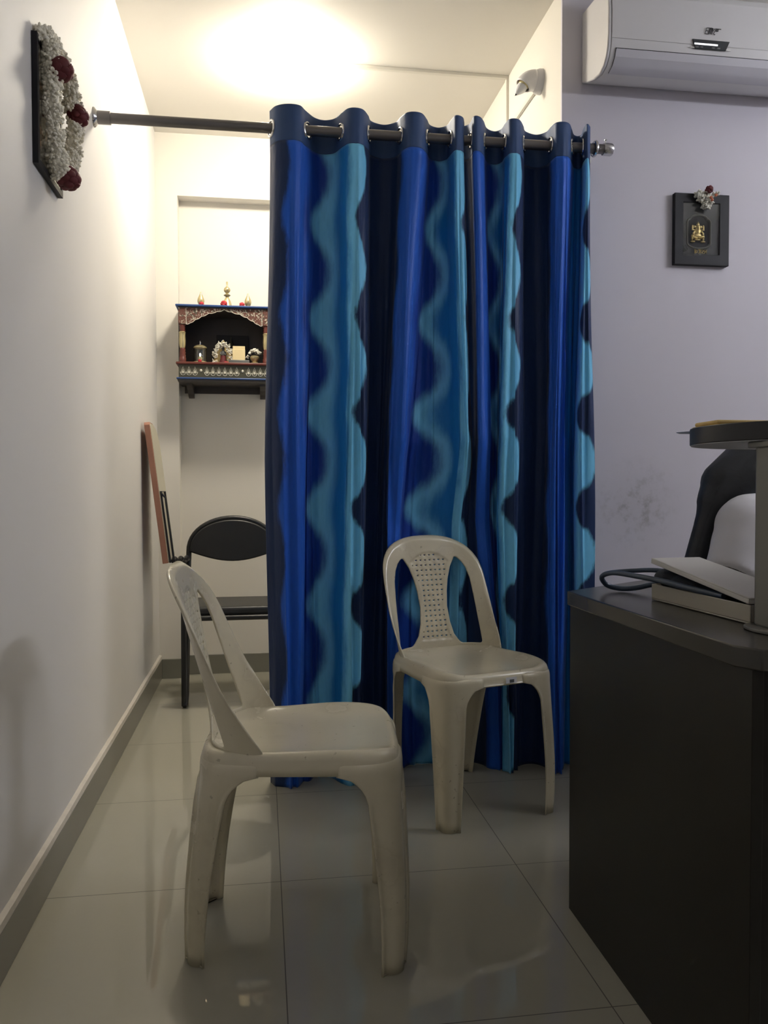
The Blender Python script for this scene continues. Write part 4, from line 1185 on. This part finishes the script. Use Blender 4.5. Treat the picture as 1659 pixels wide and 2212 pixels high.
# ------------------------------------------------------------------ blood pressure meter in its case
t = thing('blood_pressure_meter', 'cream cased blood pressure meter lying open on the desk', 'medical device', (0.83, 1.40, DT), world=True)
BX0, BX1, BY0, BY1 = 0.786, 0.892, 1.232, 1.548
def bpx(v):                                 # the case lies slightly askew on the desk
    a = math.radians(2.5); c = Vector((0.84, 1.39, 0))
    d = v-c
    return Vector((c.x+d.x*cos(a)-d.y*sin(a), c.y+d.x*sin(a)+d.y*cos(a), v.z))
mb = MB()
mb.box(BX0, BX1, BY0, BY1, DT+0.001, DT+0.004, bpx)
h1 = DT+0.033
for a in ((BX0, BX0+0.003, BY0, BY1), (BX1-0.003, BX1, BY0, BY1), (BX0+0.003, BX1-0.003, BY0, BY0+0.003), (BX0+0.003, BX1-0.003, BY1-0.003, BY1)):
    mb.box(*a, DT+0.004, h1, bpx)
mb.build('case', 'device_cream', t, bevel=0.0018)
hin = Vector((0, BY0+0.004, h1+0.001))
la = math.radians(7.3)
def lidx(v):
    return bpx(Vector((v.x, hin.y+v.y*cos(la)-v.z*sin(la), hin.z+v.y*sin(la)+v.z*cos(la))))
L = BY1-BY0
mb = MB().box(BX0-0.001, BX1+0.001, 0, L, 0.008, 0.011, lidx)
for a in ((BX0-0.001, BX0+0.002, 0, L), (BX1-0.002, BX1+0.001, 0, L), (BX0+0.002, BX1-0.002, 0, 0.003), (BX0+0.002, BX1-0.002, L-0.003, L)): mb.box(*a, 0.0, 0.0085, lidx)
mb.build('lid', 'device_lid', t, bevel=0.0015)
mb = MB()
mb.ball(bpx(Vector((0.842, 1.475, DT+0.034))), (0.044, 0.085, 0.024), 20, 12)
mb.ball(bpx(Vector((0.838, 1.553, DT+0.042))), (0.040, 0.042, 0.022), 16, 10)
mb.ball(bpx(Vector((0.835, 1.39, DT+0.028))), (0.042, 0.075, 0.016), 16, 10)
cu = mb.build('cuff', 'cuff', t); merged(cu, 0.005, 6)
mb = MB()
tp = [(0.800, 1.32, DT+0.036), (0.783, 1.40, DT+0.040), (0.774, 1.48, DT+0.044), (0.754, 1.56, DT+0.047), (0.735, 1.63, DT+0.047), (0.730, 1.675, DT+0.034), (0.748, 1.690, DT+0.014),
      (0.775, 1.68, DT+0.007), (0.80, 1.66, DT+0.010), (0.835, 1.63, DT+0.022), (0.865, 1.58, DT+0.030)]
mb.tube([tuple(p) for p in catmull(np.array(tp), np.linspace(0, len(tp)-1, 90))], 0.0055, 10)
tp2 = [(0.84, 1.545, DT+0.052), (0.815, 1.60, DT+0.054), (0.785, 1.645, DT+0.049), (0.752, 1.668, DT+0.044), (0.733, 1.660, DT+0.042)]
mb.tube([tuple(p) for p in catmull(np.array(tp2), np.linspace(0, len(tp2)-1, 50))], 0.005, 10)
mb.build('rubber_tube', 'tube_blue', t)
MB().ball((0.886, 1.290, DT+0.066), (0.012, 0.018, 0.012), 14, 10).build('inflation_bulb', 'cuff', t)

# ------------------------------------------------------------------ person sitting behind the desk, head bowed
t = thing('person', 'seated person in a white coat with long dark hair, turned away behind the desk', 'person', (1.49, 2.25, 0), world=True)
SEATZ = 0.46
mb = MB()
def limb(pts, rs, seg=14):
    mb.tube(pts, rs, seg)
    for p, r in zip(pts, rs): mb.ball(p, r*0.99, seg, 10)
def blob(c, r, rot=None): mb.ball(c, r, 20, 14, rot)
TA = math.radians(-35)
RZM = Matrix.Rotation(TA, 3, 'Z')
def RT(p):                                   # the body sits turned towards the room's right side
    d = RZM @ (Vector(p)-Vector((1.42, 2.30, 0)))
    return Vector((1.505, 2.245, 0))+d
pel = Vector((1.40, 2.30, SEATZ+0.095))
blob(RT(pel), (0.120, 0.160, 0.095), RZM); blob(RT((1.42, 2.30, 0.66)), (0.088, 0.118, 0.12), RZM); blob(RT((1.43, 2.30, 0.77)), (0.090, 0.122, 0.12), RZM); blob(RT((1.42, 2.30, 0.855)), (0.075, 0.130, 0.07), RZM)
HC = Vector((1.496, 2.222, 1.034))          # head centre
limb([RT((1.42, 2.30, 0.90)), (1.480, 2.252, 0.95), (1.476, 2.245, 0.99)], [0.058, 0.050, 0.050])
fwd = Vector((0.78, -0.44, -0.44)).normalized(); upv = (Vector((0.39, -0.20, 0.90))-fwd*Vector((0.39, -0.20, 0.90)).dot(fwd)).normalized(); lat = fwd.cross(upv)
HR = Matrix((fwd, lat, upv)).transposed()   # columns: forward, sideways, crown
def hd(f, l, u): return HC+fwd*f+lat*l+upv*u
blob(hd(-0.005, 0, 0.025), (0.092, 0.072, 0.085), HR); blob(hd(0.020, 0, -0.040), (0.066, 0.058, 0.066), HR); blob(hd(0.045, 0, -0.088), (0.030, 0.030, 0.024), HR)
limb([hd(-0.03, 0, -0.05), (1.480, 2.250, 0.965)], [0.052, 0.052])
mb.tube([hd(0.086, 0, 0.012), hd(0.098, 0, -0.012), hd(0.108, 0, -0.032)], [0.008, 0.010, 0.014], 10); blob(hd(0.104, 0, -0.034), (0.012, 0.016, 0.010), HR)   # nose
for s in (-1, 1):
    blob(hd(0.076, s*0.031, 0.006), (0.012, 0.014, 0.010), HR)           # eyelids
    blob(hd(-0.002, s*0.073, -0.012), (0.018, 0.008, 0.030), HR)         # ears
    blob(hd(0.060, s*0.038, -0.028), (0.022, 0.020, 0.020), HR)          # cheeks
blob(hd(0.081, 0, -0.064), (0.010, 0.024, 0.007), HR); blob(hd(0.077, 0, -0.074), (0.010, 0.020, 0.007), HR)   # lips
def hand(wrist, dirv, nrm, flip=1):
    """palm, four bent fingers of different lengths and a thumb"""
    d = Vector(dirv).normalized(); nn = Vector(nrm).normalized(); sd = d.cross(nn)
    w = Vector(wrist)
    R = Matrix((d, sd, nn)).transposed()
    mb.ball(w+d*0.045, (0.050, 0.038, 0.014), 16, 10, R)
    for k, ln in enumerate((0.068, 0.078, 0.073, 0.058)):
        o = (k-1.5)*0.0195
        b = w+d*0.082+sd*o
        p1 = b+d*ln*0.42-nn*0.004; p2 = p1+(d*0.8-nn*0.6)*ln*0.32; p3 = p2+(d*0.5-nn*0.85)*ln*0.26
        limb([b-d*0.02, b, p1, p2, p3], [0.0095, 0.0095, 0.0085, 0.0078, 0.007], 8)
    sd = sd*flip
    b = w+d*0.022+sd*0.030
    limb([b, b+d*0.022+sd*0.024-nn*0.004, b+d*0.048+sd*0.030-nn*0.010], [0.012, 0.0105, 0.0085], 8)
SHN, ELN, WRN = Vector((1.365, 2.135, 0.865)), Vector((1.268, 2.090, 0.670)), RT((1.62, 2.195, 0.662))
SHF, ELF, WRF = RT((1.42, 2.438, 0.872)), RT((1.42, 2.480, 0.680)), RT((1.62, 2.405, 0.662))
for sh, el, wr in ((SHN, ELN, WRN), (SHF, ELF, WRF)):
    limb([sh, sh.lerp(el, 0.5), el], [0.052, 0.045, 0.038]); limb([el, el.lerp(wr, 0.4), wr], [0.038, 0.036, 0.024])
hand(WRN, RZM @ Vector((0.95, 0.16, -0.16)), RZM @ Vector((0.16, 0.0, 0.98)), -1); hand(WRF, RZM @ Vector((0.95, -0.16, -0.16)), RZM @ Vector((0.16, 0.0, 0.98)))
for s in (-1, 1):
    hip = RT((1.41, 2.30+s*0.09, SEATZ+0.085)); kn = RT((1.85, 2.30+s*0.10, 0.505)); an = RT((1.80, 2.30+s*0.10, 0.085))
    limb([hip, hip.lerp(kn, 0.5), kn], [0.080, 0.070, 0.052]); limb([kn, kn.lerp(an, 0.3), an], [0.050, 0.050, 0.034])
    blob(RT((1.85, 2.30+s*0.10, 0.055)), (0.115, 0.042, 0.034), RZM); blob(RT((1.77, 2.30+s*0.10, 0.060)), (0.04, 0.036, 0.040), RZM)
body = mb.build('body', 'skin', t); merged(body, 0.0055, 3)
for s in (-1, 1):
    for nm, c, r, m_ in (('eye_lid_line', hd(0.0865, s*0.031, 0.001), 0.0024, 'hair'),):
        MB().tube([hd(0.083, s*0.043, 0.002), hd(0.0885, s*0.031, -0.002), hd(0.085, s*0.019, 0.001)], r, 6).build('eyelash', m_, body)
    MB().tube([hd(0.079, s*0.050, 0.022), hd(0.089, s*0.033, 0.029), hd(0.091, s*0.014, 0.024)], [0.0015, 0.003, 0.002], 6).build('eyebrow', 'hair', body)
MB().ball(hd(0.088, 0, -0.069), (0.004, 0.020, 0.006), 12, 8, HR).build('lips', 'rose', body)

mb = MB()                                   # white coat
blob(RT((1.41, 2.30, 0.60)), (0.140, 0.172, 0.12), RZM); blob(RT((1.425, 2.30, 0.68)), (0.108, 0.138, 0.12), RZM); blob(RT((1.432, 2.30, 0.77)), (0.106, 0.138, 0.12), RZM); blob(RT((1.425, 2.30, 0.850)), (0.090, 0.145, 0.080), RZM)
limb([RT((1.42, 2.30, 0.875)), (1.482, 2.256, 0.895)], [0.062, 0.056])
limb([RT((1.42, 2.30, 0.885)), RT((1.42, 2.30, 0.875)).lerp(SHN, 0.5)+Vector((0, 0, 0.010)), SHN], [0.070, 0.074, 0.080]); blob(SHN+(ELN-SHN)*0.06, (0.088, 0.079, 0.085)); limb([RT((1.42, 2.30, 0.78)), SHN.lerp(ELN, 0.2)], [0.065, 0.062])
limb([SHN, SHN.lerp(ELN, 0.35), SHN.lerp(ELN, 0.55)], [0.080, 0.078, 0.072], 20); mb.tube([SHN.lerp(ELN, 0.52), SHN.lerp(ELN, 0.72)], [0.073, 0.070], 20)
limb([RT((1.42, 2.30, 0.885)), RT((1.42, 2.30, 0.875)).lerp(SHF, 0.5)+Vector((0, 0, 0.010)), SHF], [0.070, 0.070, 0.066])
limb([SHF, SHF.lerp(ELF, 0.35), SHF.lerp(ELF, 0.55)], [0.066, 0.066, 0.064], 20); mb.tube([SHF.lerp(ELF, 0.52), SHF.lerp(ELF, 0.72)], [0.065, 0.066], 20)
coat = mb.build('white_coat', 'coat', t); merged(coat, 0.007, 8)
mb = MB()                                   # patterned sleeves showing below the coat
for sh, el, wr in ((SHN, ELN, WRN), (SHF, ELF, WRF)):
    limb([sh.lerp(el, 0.56), sh.lerp(el, 0.80), el], [0.058, 0.058, 0.050], 18); limb([el, el.lerp(wr, 0.40)], [0.048, 0.050], 18)
blob(RT((1.50, 2.30, 0.560)), (0.19, 0.175, 0.082), RZM); blob(RT((1.45, 2.21, 0.640)), (0.10, 0.075, 0.075), RZM)
kurta = mb.build('printed_kurta', 'kurta', t); merged(kurta, 0.007, 4)
mb = MB()
for s in (-1, 1):
    hip = RT((1.43, 2.30+s*0.09, SEATZ+0.085)); kn = RT((1.855, 2.30+s*0.10, 0.505)); an = RT((1.80, 2.30+s*0.10, 0.12))
    limb([hip, hip.lerp(kn, 0.5), kn], [0.090, 0.080, 0.062], 18); limb([kn, kn.lerp(an, 0.4), an], [0.060, 0.062, 0.052], 18)
tr = mb.build('trousers', 'trousers', t); merged(tr, 0.008, 4)
for s in (-1, 1): MB().box(1.735, 1.96, 2.30+s*0.10-0.040, 2.30+s*0.10+0.040, 0.001, 0.020, RT).build('sandal', 'black_vinyl', t, bevel=0.008)

mb = MB()                                   # hair: a cap over the head and a long fall down the back
blob(hd(-0.022, 0, 0.030), (0.092, 0.086, 0.092), HR); blob(hd(-0.050, 0, -0.02), (0.070, 0.080, 0.085), HR); blob(hd(-0.02, 0.050, -0.02), (0.070, 0.045, 0.080), HR); blob(hd(-0.02, -0.050, -0.02), (0.070, 0.045, 0.080), HR)
tail = [(1.430, 2.235, 1.035), (1.350, 2.230, 0.975), (1.318, 2.225, 0.920), (1.296, 2.222, 0.875), (1.282, 2.220, 0.840), (1.270, 2.220, 0.795), (1.258, 2.220, 0.745), (1.250, 2.220, 0.690)]
limb([Vector(p) for p in tail], [0.075, 0.068, 0.052, 0.036, 0.032, 0.033, 0.035, 0.030], 18)
limb([(1.455, 2.20, 1.04), (1.41, 2.185, 0.99), (1.345, 2.20, 0.945), (1.30, 2.215, 0.885)], [0.055, 0.056, 0.050, 0.030], 18)
hair = mb.build('hair', 'hair', t); merged(hair, 0.005, 4)
mb = MB()
for k in range(26):                         # locks combed over the fall, some straying over the shoulder
    o = random.uniform(-1, 1); r0 = random.uniform(0.0016, 0.003)
    pts = []
    for i, p in enumerate(tail):
        w = (0.070, 0.064, 0.048, 0.034, 0.031, 0.032, 0.034, 0.030)[i]
        pts.append((p[0]-0.62*w*(1-abs(o)*0.3)+0.45*w*o*0.6, p[1]-w*(0.80-0.25*abs(o)), p[2]+w*0.62*o))
    mb.tube([tuple(q) for q in catmull(np.array(pts), np.linspace(0, 7, 22))], [r0]*20+[r0*0.7, r0*0.3], 6)
mb.build('locks', 'hair', hair)

STZ = SEATZ-0.014
t = thing('office_stool', 'black padded stool under the person in the white coat', 'stool', tuple(RT((1.40, 2.30, 0))))
MB().lathe([(0.001, STZ-0.055), (0.18, STZ-0.055), (0.195, STZ-0.04), (0.195, STZ-0.012), (0.18, STZ), (0.001, STZ)], seg=40).build('seat', 'black_vinyl', t)
MB().lathe([(0.001, 0.06), (0.028, 0.06), (0.028, STZ-0.055), (0.001, STZ-0.055)], seg=20).build('column', 'chrome', t)
for k in range(5):
    a = 2*PI*k/5
    l_ = MB().tube([(0.02*cos(a), 0.02*sin(a), 0.075), (0.23*cos(a), 0.23*sin(a), 0.055)], [0.02, 0.014], 10).build('leg', 'black_metal', t)
    MB().ball((0.23*cos(a), 0.23*sin(a), 0.025), 0.025, 12, 8).build('caster', 'black_vinyl', l_)

for o in bpy.data.objects:
    if 'world_space' in o: del o['world_space']
